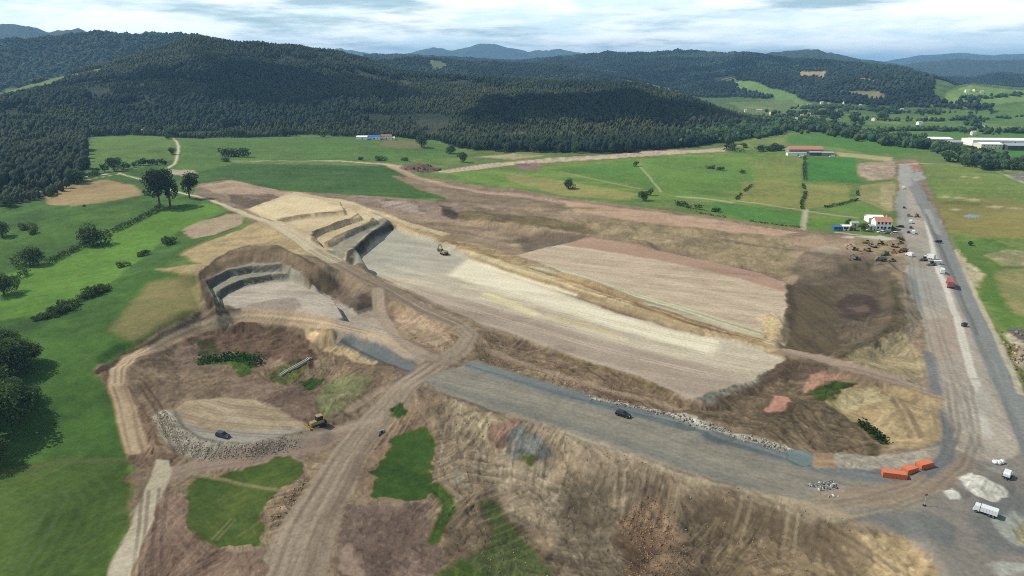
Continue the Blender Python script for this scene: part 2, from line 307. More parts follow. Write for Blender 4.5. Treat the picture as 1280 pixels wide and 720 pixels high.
# valley fields far away
for pts, c in [([(905,118),(920,100),(945,102),(985,120),(1018,132),(1012,140),(970,128),(940,118)], [(80,122,64), (98,136,74)]),
  ([(1015,150),(1080,140),(1140,145),(1180,138),(1300,128),(1300,160),(1230,158),(1120,160),(1040,158)], [(66,108,54), (84,122,62), (96,130,70)]),
  ([(1180,128),(1186,113),(1215,107),(1260,112),(1300,114),(1300,126),(1240,130)], [(96,138,76), (116,150,90)]),
  ([(1130,165),(1300,160),(1300,176),(1140,174)], [(74,122,60), (88,132,68)]),
  ([(1190,186),(1300,188),(1300,206),(1230,204)], [(62,120,54), (72,128,60)]),
  ([(940,140),(1000,146),(1060,156),(1000,158),(930,150)], [(72,112,60), (90,124,70)])]:
    area(pts, c, 8, .1, 1, GRASS, 5, .4)
# --- wooded hills
i = np.arange(N)
foot_t = [(-250,640),(0,600),(50,625),(95,700),(106,800),(113,1080),(160,1120),(200,1080),(225,1040),(300,1030),(420,1020),(500,1030),(540,1000),(572,905),(620,865),(690,855),(760,860),(850,925),(900,990),(935,1060),(965,1080)]
th_t = [math.atan2(*on_plane(p, 185)) for p, _ in foot_t]
ftw = np.interp(THF, th_t, [b for _, b in foot_t]) + W1 * 5
FD, FF, FH = RIDGES['front']
inside = (THF < math.atan2(*on_plane(958, 165))) & (THF > TH[0] - 1)
m = inside & (RAD > ftw) & (RAD < FD + 260); FOREST |= m
for nm in ('leftback', 'leftfar', 'mid', 'midfar', 'midfront', 'midleft', 'rightpeak', 'mountains', 'rightmountains', 'rightmid', 'rightlow'):
    D, f_, h_ = RIDGES[nm]; mm = (h_ > 6) & (h_ >= H - 2) & (RAD > f_ * 1.0) & (RAD < D * 1.35); FOREST |= mm & ~((RIDGES['greenhill'][2] > 4) & (RAD < 2600))
clear = np.zeros(N, bool)
def clearing(pts, cols, op=1.0, f=10):
    b = C.copy(); q = [P(*p) for p in dense(pts, 10, True)]; ii = near(q, 30); d, _, _ = seg_dist(X[ii] + W1[ii] * 2, Y[ii] + W2[ii] * 2, q, True); clear[ii[d < 0]] = True
CLR = [([(-20,117),(40,106),(70,97),(124,86),(122,91),(75,104),(40,114),(-10,124)], [(86,116,66), (104,130,78)]),
 ([(779,101),(800,102),(842,112),(820,113),(785,108)], [(96,116,78), (120,134,92)]),
 ([(534,75),(552,77),(560,84),(540,88)], [(84,104,70), (100,116,80)]),
 ([(891,97),(920,94),(922,103),(900,104)], [(92,112,80), (110,124,90)]),
 ([(994,91),(1030,89),(1032,97),(1000,97)], [(150,142,120), (166,156,134)]),
 ([(1071,97),(1097,99),(1094,102),(1073,101)], [(130,124,108), (150,140,120)]),
 ([(1040,114),(1100,114),(1116,124),(1085,122)], [(112,116,92), (126,126,104)]),
 ([(918,103),(940,101),(990,118),(1020,133),(985,131),(955,118),(920,113)], [(92,134,74), (112,150,84)]),
 ([(908,128),(990,125),(1010,134),(1060,150),(1000,155),(945,146)], [(84,112,70), (104,130,84)])]
for p, c in CLR: clearing(p, c)
FOREST &= ~clear
i = np.nonzero(FOREST)[0]
put(i, np.ones(len(i), F32), tint(i, [(34,46,34), (46,60,42), (58,70,48)]), .3, .3, HILL)
for p, c in CLR: area(p, c, 6, .1, 1, HILL)
for pts in [[(500,98),(560,100),(640,112),(560,125),(490,118)],[(380,88),(470,92),(520,108),(430,112)],[(480,150),(600,148),(700,158),(640,172),(520,168)],[(150,100),(300,95),(380,110),(240,118)]]:
    area(pts, [(74,78,52), (60,68,46), (86,86,60)], 12, .2, .3, HILL, op=.8, spots=.8)
# --- worked ground of the site
area([(238,246),(250,230),(290,224),(345,238),(430,243),(520,250),(560,250),(520,236),(492,220),(545,224),(600,232),(640,236),(700,246),(760,253),(830,262),(900,272),(960,280),(1010,287),(1060,293),(1112,299),(1124,280),(1122,225),(1116,200),(1146,198),(1165,240),(1195,310),(1225,380),(1262,450),(1290,510),(1330,600),(1330,780),(300,780),(140,760),(150,690),(165,655),(175,600),(165,545),(150,490),(122,465),(160,440),(235,402),(250,388),(245,345),(255,325),(290,300),(310,275),(280,262),(262,252)],
     [(120,100,76), (140,118,90), (156,134,104)], 1.5, .35, .1, EARTH, 170, .35)
# distant haul track with its spoil
way([(285,202,4),(340,201,5),(425,201,7),(480,205,9),(520,212,12),(560,214,18),(620,206,24),(690,200,24),(760,196,30),(820,191,34),(895,188,26)], 9, [(160,132,112), (186,156,130), (202,176,150)], 2.5, .2, 0, TRACK)
area([(500,209),(520,205),(545,207),(552,213),(530,217),(508,214)], [(92,70,58), (118,88,74), (140,112,96)], 2, 1.2, 0, EARTH)
area([(640,204),(670,203),(676,211),(650,213)], [(128,98,90), (150,116,104)], 2, .5, 0, EARTH)
way([(490,208,8),(520,222,10),(560,232,11),(600,240,12),(650,244,14),(700,252,12)], 10, [(150,118,92), (176,142,110), (186,152,120)], 2.5, .3, 0, TRACK)
area([(590,196),(640,192),(680,194),(640,199)], [(176,158,120), (150,140,98)], 3, .3, .2, EARTH)
area([(860,188),(900,184),(935,180),(905,186)], [(170,150,120), (150,136,104)], 3, .3, .2, EARTH)
way([(700,215),(720,219),(760,228),(800,236)], 4, [(150,140,98), (166,152,110)], 2, cls=None, op=.7)
area([(478,172),(520,176),(530,184),(500,186),(478,182)], [(130,112,84), (112,116,76)], 4, .1, .4, GRASS, op=.7)
area([(250,234),(290,225),(345,238),(390,242),(330,252),(285,246)], [(158,126,96), (176,144,112), (134,108,84)], 2, .3, 0, EARTH, 170, .5)
area([(285,244),(340,242),(360,246),(310,262),(290,254)], [(128,104,80), (104,88,66), (150,126,98)], 2, .4, 0, EARTH, 168, .6)
# upper brown belt
area([(392,244),(470,246),(560,252),(660,258),(760,268),(860,280),(960,290),(1000,296),(985,345),(930,334),(860,318),(760,298),(700,300),(640,310),(560,290),(500,272),(430,258)], [(126,106,80), (150,126,96), (168,142,110)], 3, .45, .1, EARTH, 168, .55)
area([(700,250),(830,266),(930,280),(1000,290),(960,294),(840,282),(720,264)], [(166,126,98), (184,146,114), (150,120,92)], 3, .2, 0, EARTH, 170, .5)
area([(430,246),(560,252),(590,262),(560,276),(500,266),(450,256)], [(134,110,92), (152,126,104), (118,98,80)], 3, .35, 0, EARTH, 60, .5)
area([(470,250),(510,252),(535,268),(500,262),(480,258)], [(150,124,108), (190,168,146), (132,108,92)], 2, .3, 0, EARTH, 62, .7, op=.7)
area([(560,262),(640,268),(700,276),(780,284),(760,294),(660,284),(580,276)], [(88,84,56), (112,102,72), (128,112,84)], 3, .6, .5, EARTH, 172, .4)
area([(720,274),(800,276),(900,288),(985,300),(995,315),(985,344),(920,334),(840,312),(760,296)], [(124,112,80), (146,130,96), (164,148,112)], 3, .6, .3, EARTH, 80, .35)
area([(548,256),(562,258),(575,268),(566,274),(552,268)], [(84,72,56), (104,88,68)], 2, .8, .2, EARTH)
area([(640,300),(700,290),(740,296),(700,308),(660,318)], [(124,104,80), (104,88,66)], 3, .4, 0, EARTH, 168, .5)
area([(985,300),(1010,292),(1060,294),(1112,300),(1108,310),(1060,318),(1012,330),(992,322)], [(132,110,82), (160,134,104), (150,122,96)], 2, .5, .1, EARTH, 80, .4)
area([(1000,312),(1040,308),(1052,316),(1010,322)], [(168,152,126), (148,132,106)], 1.5, .4, 0, EARTH)
way([(560,286),(620,300),(700,312),(780,318)], 5, [(112,96,74), (134,112,88)], 2, .4, cls=None, op=.6)
way([(900,300),(950,307),(985,312)], 5, [(104,92,66), (120,104,78)], 2, .6, cls=None, op=.7)
way([(870,326),(930,338),(975,350)], 4, [(104,94,68), (124,108,80)], 1.5, .5, cls=None, op=.7)
# terraces and knoll
area([(250,330),(222,318),(255,302),(290,290),(330,274),(372,300),(396,322),(360,318),(310,306),(272,322),(255,345),(205,340),(190,338)], [(146,134,90), (170,150,106), (186,166,122)], 2, .3, .3, EARTH, 20, .3)
area([(222,290),(242,279),(280,268),(312,268),(296,281),(262,294),(234,299)], [(150,130,100), (166,142,114), (136,124,86)], 1.5, .15, .1, EARTH, 20, .4)
way([(222,318),(262,298),(300,284),(322,274)], 2.5, [(92,104,58), (110,114,68)], 1.5, .2, .7, cls=None, op=.8)
area([(141,415),(168,374),(188,354),(235,345),(252,358),(250,388),(218,408),(168,428)], [(106,112,66), (126,122,80), (140,130,92)], 4, .1, .6, GRASS, 30, .3, op=.85)
area([(305,262),(365,240),(430,250),(480,268),(560,292),(520,300),(492,284),(436,328),(400,318),(360,285)], [(176,150,104), (196,170,122), (208,184,138)], 1.5, .12, 0, EARTH, 160, .4)
area([(312,262),(364,244),(400,250),(432,262),(390,267),(347,273)], [(190,166,116), (204,180,130), (214,194,146)], 1.2, .05, 0, PLATFORM, 150, .4)
area([(430,327),(440,312),(470,290),(494,281),(488,274),(462,278),(425,305),(412,318)], [(120,118,98), (150,144,120), (134,128,104)], 1, .2, 0, EARTH)
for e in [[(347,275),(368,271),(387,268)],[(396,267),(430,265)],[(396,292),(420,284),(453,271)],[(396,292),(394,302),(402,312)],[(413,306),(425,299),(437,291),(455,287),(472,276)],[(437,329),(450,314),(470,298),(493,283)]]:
    way(e, 2.2, [(84,70,50), (108,90,64), (128,108,78)], .8, .6, cls=None, op=.8, wob=1)  # brown step edges, painted darker for the shade on their faces
way([(437,330),(450,315),(470,299),(494,283)], 5, [(52,52,48), (72,68,58)], .8, .7, cls=None, op=.9)  # shaded face of the lowest terrace wall painted dark
way([(440,256),(480,270),(540,293),(600,318),(680,345),(760,371),(840,396),(900,414),(958,430)], 9, [(160,134,86), (184,160,110), (200,178,128)], 2.5, .35, 0, EARTH, .7)
# pit
area([(248,343),(265,327),(285,314),(312,307),(343,307),(366,318),(392,330),(420,345),(440,365),(470,390),(490,405),(440,402),(380,396),(300,394),(262,390),(252,368)], [(100,82,60), (126,104,76), (142,122,92)], 1.2, .6, .1, EARTH, 100, .5)
area([(257,352),(285,335),(315,329),(350,331),(378,346),(400,366),(380,372),(300,385),(268,378)], [(130,124,104), (150,144,122), (116,112,96)], 1, .25, 0, EARTH, 10, .5)
for e in [[(256,358),(270,348),(287,341),(315,336),(352,338)],[(270,370),(290,358),(315,349),(358,347)]]: way(e, 2.0, [(66,64,56), (88,84,72)], .7, .4, cls=None, op=.8, wob=.9)  # dark lines paint the shaded faces of the two pit steps
area([(275,374),(292,364),(322,355),(358,352),(403,364),(440,378),(470,398),(480,410),(430,408),(386,396),(336,393),(300,391)], [(150,132,114), (172,158,140), (190,178,158)], 1.2, .06, 0, PLATFORM, 172, .5)
area([(310,382),(340,374),(370,372),(380,384),(340,390)], [(124,106,92), (146,126,108)], 1.2, .15, 0, PLATFORM, op=.6)
way([(252,345),(258,366),(266,382)], 3, [(82,64,46), (104,82,60)], 1, .7, cls=None)
area([(412,352),(450,362),(474,380),(480,398),(455,396),(425,378)], [(100,82,66), (126,104,84), (142,122,100)], 1.2, .6, 0, EARTH, 120, .4)
area([(440,372),(456,366),(468,378),(450,386)], [(72,60,48), (92,76,60)], 1, .7, 0, EARTH, op=.8)
# pads
area(MAIN_PAD, [(156,138,116), (178,162,136), (196,182,154)], 1.2, .05, 0, PLATFORM, 154, .6)
area([(444,331),(468,309),(496,285),(536,297),(590,324),(560,340),(480,345)], [(150,146,128), (168,162,142), (182,176,156)], 3, .1, 0, PLATFORM, 158, .5)
area([(586,326),(640,347),(700,366),(770,393),(850,415),(900,428),(890,444),(780,412),(690,384),(620,364),(560,345)], [(196,182,150), (212,200,168), (222,212,184)], 4, .04, 0, PLATFORM, 156, .6)
area([(500,358),(600,380),(700,410),(830,445),(940,475),(898,498),(868,497),(800,471),(690,434),(600,404)], [(150,128,110), (165,144,124), (178,157,136)], 5, .05, 0, PLATFORM, 156, .6)
way([(608,368),(640,380),(668,392)], 5, [(206,190,120), (216,200,136)], 2, cls=None, op=.8); way([(600,372),(700,402),(780,424)], 2.5, [(206,194,150)], 1.5, cls=None, op=.5)
way([(690,396),(740,408),(770,420)], 4, [(196,178,118)], 2.5, cls=None, op=.6)
way([(584,327),(620,338),(664,352),(720,368)], 2.2, [(212,200,160)], .8, cls=None, op=.8)
area([(866,497),(930,480),(984,447),(985,455),(975,468),(925,492),(895,504)], [(112,112,100), (132,128,112)], 1, .4, 0, EARTH)
area(SECOND_PAD, [(162,138,112), (184,160,130), (196,176,146)], 1.2, .05, 0, PLATFORM, 160, .65)
area([(700,306),(740,297),(800,309),(880,326),(950,342),(980,354),(984,366),(920,348),(820,326),(740,312)], [(152,116,92), (172,134,106), (164,128,104)], 3, .06, 0, PLATFORM, 162, .6)
way([(650,326),(720,345),(800,372),(880,396),(950,418)], 9, [(146,140,106), (174,166,130), (196,184,146)], 3, .1, 0, PLATFORM, .8)
way([(700,345),(760,365),(820,388),(880,406),(945,424)], 6.5, [(130,98,58), (158,124,76), (176,146,96)], 2, .35, 0, EARTH, .7)
way([(586,322),(640,340),(700,358),(770,383),(850,405),(960,434)], 1.2, [(140,112,70)], 1, cls=None, op=.6)
area([(945,395),(968,390),(982,402),(975,430),(955,425)], [(166,136,86), (190,164,112), (140,114,76)], 1.5, .5, 0, EARTH, 60, .5)
area([(520,285),(600,308),(680,330),(700,340),(640,330),(560,306)], [(126,100,62), (160,132,84), (184,158,106)], 2, .4, 0, EARTH, 158, .6)
# dark ploughed plot
area([(983,358),(1000,345),(1050,332),(1098,326),(1122,344),(1127,385),(1114,410),(1068,438),(1030,446),(985,436)], [(88,74,56), (104,88,66), (120,100,76)], 1.5, .3, .05, EARTH)
area([(984,360),(1046,356),(1050,442),(1030,446),(985,436)], [(84,70,48), (100,84,56), (110,92,62)], 1.5, .15, .05, EARTH, 92, .7)
area([(1046,378),(1070,364),(1096,372),(1098,392),(1070,400),(1048,394)], [(80,62,50), (96,76,60)], 2.5, .3, 0, EARTH)
area([(1060,384),(1080,381),(1088,387),(1070,391)], [(128,100,76)], 1.5, .2, 0, EARTH, op=.7)
area([(1000,312),(1052,320),(1098,322),(1124,342),(1090,336),(1048,340),(1004,352),(990,345)], [(108,94,70), (130,112,86), (88,78,60)], 2, .5, .1, EARTH, 165, .4)
way([(1050,446),(1076,438),(1105,422),(1122,404),(1126,380),(1120,350)], 5, [(70,66,44), (92,84,58)], 1.2, .6, .3, cls=None, op=.8)
area([(1050,452),(1090,432),(1126,410),(1140,430),(1158,468),(1120,474),(1080,460)], [(140,124,88), (164,148,108), (178,160,118)], 2, .35, .2, EARTH)
area([(1122,300),(1136,330),(1144,380),(1152,430),(1130,412),(1128,350),(1112,318)], [(128,112,88), (146,128,102), (110,98,76)], 2, .35, .1, EARTH, 100, .4)
# slopes between platform and gravel road
area([(590,410),(640,420),(700,441),(800,475),(868,500),(900,506),(860,522),(800,510),(700,484),(640,466),(590,448)], [(106,86,64), (130,108,82), (150,130,98)], 1.5, .5, .15, EARTH, 156, .5)
way([(610,436),(690,468),(770,490),(850,512)], 4, [(150,126,100), (170,144,116)], 1.5, cls=None, op=.6)
way([(700,444),(760,462),(830,490)], 3, [(92,86,56), (110,98,66)], 1.5, .7, .4, cls=None, op=.6)
area([(850,515),(900,505),(985,468),(1010,480),(1050,508),(1080,535),(1100,560),(1040,566),(960,545),(900,528)], [(92,78,56), (110,94,68), (126,106,80)], 2, .5, .15, EARTH, 160, .45)
area([(985,445),(1040,458),(1010,475),(985,470),(930,498),(870,512),(930,484)], [(124,100,76), (104,84,62), (140,116,90)], 1.5, .4, .05, EARTH, 150, .4)
way([(985,438),(1040,452),(1100,468),(1150,485),(1190,502)], 5.5, [(150,126,106), (164,140,118)], 1.2, cls=TRACK)
area([(1018,468),(1030,462),(1060,464),(1070,472),(1030,475),(1020,488),(1006,486)], [(184,132,102), (166,116,88)], 1.2, .3, 0, EARTH)
area([(962,493),(978,494),(990,502),(975,510),(960,511),(966,502)], [(198,134,106), (186,124,98)], 1, .2, 0, EARTH)
area([(1035,484),(1080,478),(1140,482),(1182,500),(1184,540),(1172,556),(1110,562),(1100,545),(1070,522),(1042,508),(1030,498)], [(140,116,78), (166,144,100), (184,162,118)], 1.5, .3, .15, EARTH, 110, .3)
area([(1033,500),(1050,490),(1085,482),(1110,495),(1080,508),(1060,515)], [(176,160,112), (190,174,128), (152,136,94)], 1.5, .3, .1, EARTH, op=.8)
ruts([(1120,498),(1134,520),(1145,545)], [-1.2,1.2], [(118,96,68)], .8, 1.1)
area([(1012,492),(1030,482),(1045,475),(1080,478),(1050,486),(1042,496),(1025,502)], [(52,78,34), (70,92,44)], 1, .4, 1, EARTH)
way([(1036,504),(1052,516),(1068,526),(1080,530)], 1.8, [(104,112,60), (160,150,108)], 1, .3, .5, cls=None); way([(1078,530),(1092,542),(1104,553)], 3, [(44,58,28), (62,78,36)], 1, .4, 1, cls=None)
way([(1094,556),(1093,566),(1091,574)], 2.5, [(66,64,40)], 1, .4, .5, cls=None, op=.7)
# bowl with its green pockets
area([(150,450),(190,432),(240,412),(300,398),(380,402),(470,425),(520,452),(480,490),(430,530),(390,545),(330,560),(240,566),(200,540),(196,500),(170,480)], [(104,84,62), (128,106,80), (148,126,96)], 1.5, .5, .1, EARTH, 40, .35)
area([(225,432),(258,412),(300,403),(350,407),(376,416),(394,440),(400,460),(340,450),(290,440),(240,445)], [(82,62,46), (106,82,62), (124,98,74)], 1.2, .9, .15, EARTH, 100, .45)
area([(225,440),(250,430),(262,452),(240,462),(220,455)], [(136,112,92), (112,90,72)], 1.2, .6, 0, EARTH)
area([(374,402),(400,410),(440,420),(480,440),(465,455),(420,440),(385,425)], [(160,132,86), (186,158,108), (140,116,80)], 1.2, .4, 0, EARTH, 120, .4)
area([(250,448),(290,443),(318,444),(322,464),(300,471),(290,456),(255,456)], [(40,72,28), (54,88,36), (68,98,44)], 1, .6, 1, GRASS)
area([(245,428),(270,425),(278,440),(255,446)], [(60,68,40), (84,78,52)], 1, .7, .6, EARTH, spots=.9)
area([(338,468),(360,458),(385,450),(392,462),(365,476),(345,478)], [(66,84,42), (88,98,54), (110,108,70)], 1.2, .5, .8, EARTH, spots=.9)
area([(380,478),(395,465),(405,472),(398,486),(386,490)], [(44,74,32), (60,88,40)], 1, .4, 1, EARTH)
area([(390,496),(410,475),(440,466),(462,474),(455,492),(430,512),(412,520),(396,510)], [(92,106,62), (112,118,80), (132,128,96)], 1.5, .4, .45, EARTH)
area([(300,472),(340,478),(390,490),(408,520),(380,536),(340,510),(280,490)], [(112,88,68), (134,108,86), (148,124,98)], 1.5, .35, 0, EARTH, 30, .7)
area([(219,511),(235,499),(286,494),(336,503),(370,522),(392,532),(353,541),(319,552),(269,552),(242,541),(224,525)], [(136,114,84), (160,138,104), (176,158,124)], 1.2, .12, 0, PLATFORM, 140, .55)
area([(228,522),(260,536),(320,540),(390,534),(350,546),(310,553),(268,552),(240,540)], [(140,134,122), (158,150,136)], 1.5, .08, 0, PLATFORM, 170, .5)
way([(216,514),(226,534),(246,548),(280,556),(318,556),(360,547),(410,538)], 2.6, [(80,84,72), (112,108,94)], .8, .2, cls=None)
way([(203,516),(213,538),(240,560),(286,566),(322,562),(370,551)], 5.5, [(132,120,102), (152,140,122), (170,158,138)], 1, .4, 0, EARTH, .3)
area([(122,466),(150,452),(160,480),(190,520),(200,545),(215,575),(172,592),(163,545),(150,495)], [(104,76,56), (128,98,72), (150,118,88)], 1, .4, 0, EARTH, 108, .75)
way([(212,592),(260,580),(320,572),(380,560),(440,535)], 7, [(136,112,94), (154,130,110)], 1.5, .1, 0, TRACK)
way([(125,465),(160,446),(200,424),(235,404),(250,396)], 3, [(72,52,38), (96,72,52)], .8, .6, cls=None)
way([(172,560),(158,515),(149,480),(150,462),(162,449),(188,435),(218,420),(242,408),(268,399),(302,394),(336,394),(376,397),(413,404),(460,415),(515,440)], 6, [(150,122,88), (170,142,104), (184,158,120)], 1, .08, 0, TRACK, .4)
ruts([(176,575),(162,520),(152,482),(156,456),(190,436),(242,409),(302,395),(376,397),(440,410)], [-1.9,1.4], [(118,92,66)], .5, .6)
area([(420,424),(436,418),(470,430),(517,452),(512,463),(480,452),(445,438)], [(104,104,100), (122,120,112)], 1, .06, 0, GRAVELROAD, 150, .4)
# island by the haul road
area([(490,376),(520,392),(560,410),(576,420),(570,434),(545,440),(510,422),(494,405)], [(128,102,76), (152,124,94), (168,142,108)], 1.2, .5, .1, EARTH, 130, .4)
# dirt tracks
HAUL = [(262,250,3),(310,269,5),(342,280,6),(372,297,8),(392,312,9),(417,325,8),(442,340,7),(467,354,7),(492,365,7),(530,387,7),(572,405,7),(588,418,7),(576,436,7.5),(545,455,8),(512,478,9),(475,520,11),(435,570,12.5),(395,640,14),(362,720,17),(350,790,18)]
way(HAUL[4:], 7, [(132,112,90), (148,128,104), (160,140,114)], 1, .12, 0, TRACK, .45)
way(HAUL[:6], 5, [(176,158,122), (194,178,142)], 1, .05, 0, TRACK)
way([(100,222,2),(148,216,2),(180,226,2.2),(215,238,2.4),(262,250,2.6)], 2.4, [(186,178,148), (206,198,168)], .6, cls=PATH)
way([(-40,252),(0,248),(45,240),(100,226),(148,218)], 2, [(150,142,110), (180,172,140)], .8, cls=PATH)
way([(210,210),(217,205),(222,188),(222,178),(214,172)], 2.6, [(180,174,144), (200,194,166)], .8, cls=PATH)
area([(210,212),(240,212),(244,216),(228,220),(212,217)], [(160,146,120), (180,166,140)], 1.5, .1, .1, EARTH)
area([(50,245),(85,231),(130,225),(165,232),(180,244),(130,254),(90,258),(60,256)], [(136,122,82), (158,138,98), (108,120,66)], 3, .1, .5, GRASS, 15, .4)
way([(472,360,6),(473,375,6),(476,392,7),(486,412,7),(510,432,8),(540,446,8)], 7, [(132,110,88), (150,126,102)], 1.2, .05, 0, TRACK)
ruts([(545,455),(512,478),(475,520),(435,570),(395,640),(362,720),(350,780)], [-5.2,-3.9,-1.6,1.5,3.9], [(112,92,74)], .5, .7, 2)
ruts([(540,458),(500,486),(460,530),(420,580),(375,660),(345,740)], [-2.9,.4,3.1], [(172,152,126)], .4, 1.0, 3)
ruts([(392,312),(442,340),(492,365),(530,387),(572,405)], [-2.4,-1,1,2.2], [(110,88,66)], .6, .6, 4)
for a in ([(470,525),(420,535),(360,550)], [(512,478),(470,490),(440,510)]): way(a, 4, [(150,128,104), (164,142,118)], 1.5, cls=None, op=.6)
# foreground
area([(228,603),(286,590),(319,581),(366,568),(374,581),(363,604),(336,626),(318,641),(343,648),(330,684),(286,680),(259,684),(249,671),(232,641)], [(44,68,30), (64,90,42), (86,104,54)], 1, .12, 1, GRASS, 50, .3)
way([(230,588),(290,602),(345,612)], 1.2, [(140,132,92)], .8, cls=None, op=.7); ruts([(285,648),(262,672)], [-2,-.8], [(120,118,74)], .8, .5); ruts([(340,640),(300,668)], [0], [(110,110,66)], .6, .6)
area([(330,640),(372,600),(384,606),(350,650),(340,670)], [(150,124,94), (118,96,70), (170,144,112)], 1, .4, .1, EARTH)
area([(160,760),(186,680),(208,615),(228,602),(234,642),(249,672),(262,686),(290,690),(330,686),(330,760)], [(106,80,62), (130,102,80), (150,120,96)], 1, .35, 0, EARTH, 78, .75)
area([(130,760),(138,718),(166,655),(190,598),(197,572),(212,574),(213,592),(192,660),(162,722),(150,760)], [(156,140,112), (174,160,132), (188,176,150)], .7, .03, 0, PATH, 70, .5)
area([(420,760),(425,660),(438,628),(540,628),(537,675),(560,696),(534,730),(530,760)], [(102,80,66), (122,98,82), (146,122,104)], 1.2, .4, 0, EARTH, 70, .35)
area([(425,690),(432,680),(455,712),(450,720),(425,716)], [(150,124,104), (166,140,118)], 1, .1, 0, EARTH, op=.8)
area([(445,640),(470,570),(492,530),(505,500),(520,515),(536,530),(480,577),(457,620)], [(128,102,78), (150,122,94), (108,86,66)], 1.2, .4, .1, EARTH, 60, .4)
area([(520,490),(552,494),(600,510),(660,530),(720,550),(800,573),(860,594),(920,612),(980,626),(1040,644),(1085,655),(1160,690),(1165,760),(530,760),(560,696),(540,660),(532,624),(543,560),(534,530)],
     [(104,86,64), (128,108,82), (150,130,102)], 1.5, .6, .08, EARTH)
area([(560,500),(620,520),(700,600),(720,680),(640,650),(570,560)], [(148,130,102), (174,156,126), (124,106,82)], 4, .6, .1, EARTH, op=.9)
area([(700,600),(800,590),(860,640),(870,720),(780,760),(690,700)], [(84,74,58), (106,94,74), (126,112,90)], 4, .8, .15, EARTH, op=.9)
area([(870,600),(960,625),(1060,655),(1100,720),(1000,750),(900,740)], [(112,94,66), (132,112,80), (150,130,96)], 3, .5, .1, EARTH, 140, .3, op=.8)
area([(1080,668),(1140,666),(1170,700),(1170,750),(1090,740)], [(158,132,88), (180,154,108), (134,112,78)], 2, .6, .1, EARTH)
area([(784,632),(815,618),(846,630),(840,665),(870,700),(850,740),(800,750),(776,715),(800,690),(770,665)], [(122,96,70), (142,112,82), (108,88,66)], 3, .9, 0, EARTH, spots=.55, wob=2)
area([(760,676),(800,660),(820,690),(790,720)], [(118,88,60), (96,78,56)], 2, .8, 0, EARTH, spots=.7)
area([(613,528),(650,524),(642,545),(624,562),(608,545)], [(134,96,76), (148,112,90)], 1.5, .5, 0, EARTH, 110, .4, op=.85)
area([(634,548),(650,530),(680,540),(692,572),(640,568)], [(96,98,92), (116,114,104)], 1.5, .6, 0, EARTH, 100, .4)
area([(560,575),(580,590),(585,615),(565,605)], [(126,118,100), (146,136,116)], 1.5, .5, 0, EARTH, op=.7)
area([(458,619),(479,577),(502,538),(536,530),(543,557),(539,591),(532,625),(492,625)], [(38,66,26), (52,84,36), (66,96,46)], .8, .12, 1, GRASS)
area([(484,512),(506,499),(508,520),(490,534)], [(40,70,30), (54,84,38)], .8, .3, 1, GRASS)
way([(542,608),(554,625),(556,640),(548,660),(540,676)], 3.5, [(44,72,30), (60,88,40)], 1, .4, 1, GRASS, wob=1)
area([(594,627),(612,628),(640,660),(665,690),(690,725),(690,760),(540,760),(540,716),(580,702),(606,684),(612,660)], [(66,84,46), (82,98,58), (104,108,74)], 2, .35, .6, GRASS, spots=1.1)
area([(540,718),(575,704),(600,720),(590,760),(530,760)], [(56,82,34), (72,96,44)], 1.5, .3, 1, GRASS)
area([(650,566),(668,568),(660,575)], [(70,88,44)], 1.2, .3, 1, EARTH)
# gravel road with its bend and the junction
area(GRAVEL, [(122,116,102), (138,130,114), (150,142,124)], 1, .05, 0, GRAVELROAD, 158, .4)
way([(590,456),(640,471),(700,490),(760,506),(800,516),(850,527),(900,545),(970,567),(1040,586),(1100,596),(1140,596),(1168,582),(1182,560)], 6.5, [(92,102,106), (108,116,118), (122,126,124)], 1.5, .05, 0, GRAVELROAD)
way([(545,478),(600,497),(660,516),(740,540),(820,566),(880,588),(940,606)], 4, [(104,108,104), (124,122,112)], 2, cls=None, op=.7)
way([(556,472),(640,492),(720,516),(800,543),(880,572),(960,598),(1030,618)], 8, [(130,124,108), (144,136,118), (156,146,126)], 3, cls=None, op=.6, amt=.3)
way([(530,486),(600,509),(660,528),(720,548),(800,571),(860,592),(920,609)], 1.2, [(84,78,66), (104,96,80)], .8, .2, cls=None, op=.7, wob=.8)  # thin shadow line painted along the lower edge of the road
ruts([(560,470),(640,490),(720,512),(800,540),(880,570),(960,598),(1040,616),(1100,622)], [-4.4,-2.2,1.4,3.4], [(114,110,100)], .3, .7, 6)
way([(850,520),(880,532),(910,542),(950,552),(985,562)], 3.5, [(160,158,144), (184,180,166)], 1, .4, 0, GRAVELROAD)
way([(740,498),(790,507),(850,520)], 1.6, [(176,168,150)], .7, .3, cls=None, op=.8)
area([(982,562),(1000,562),(1018,570),(1020,580),(1002,582),(985,574)], [(58,86,82), (66,94,88)], 1, .02, 0, WATER)
area([(1020,566),(1040,566),(1048,584),(1020,584)], [(166,132,94), (148,120,88)], 1, .2, 0, EARTH)
area([(1045,566),(1110,568),(1180,552),(1178,570),(1150,585),(1100,588),(1050,584)], [(140,128,112), (160,148,130), (176,166,148)], 1.2, .3, 0, GRAVELROAD)
area([(1008,606),(1040,600),(1068,612),(1060,620),(1036,622)], [(104,108,106), (150,148,140), (84,90,90)], 1, .35, 0, GRAVELROAD)
area([(920,612),(1000,626),(1085,645),(1060,655),(980,632)], [(150,132,102), (168,148,116)], 1.2, .15, 0, GRAVELROAD, 150, .5)
area([(1060,655),(1090,648),(1150,640),(1200,560),(1185,520),(1240,500),(1300,560),(1330,640),(1330,780),(1180,780),(1165,700),(1130,670)], [(116,112,106), (132,124,114), (142,132,118)], 2, .06, 0, GRAVELROAD, 120, .5)
way([(1040,622),(1110,620),(1160,604),(1190,580),(1205,545)], 9, [(140,118,94), (156,132,104)], 2.5, cls=None, op=.8)
way([(1183,515),(1187,545),(1182,572),(1160,592)], 4, [(96,108,116), (112,120,122)], 1, cls=None, op=.9)
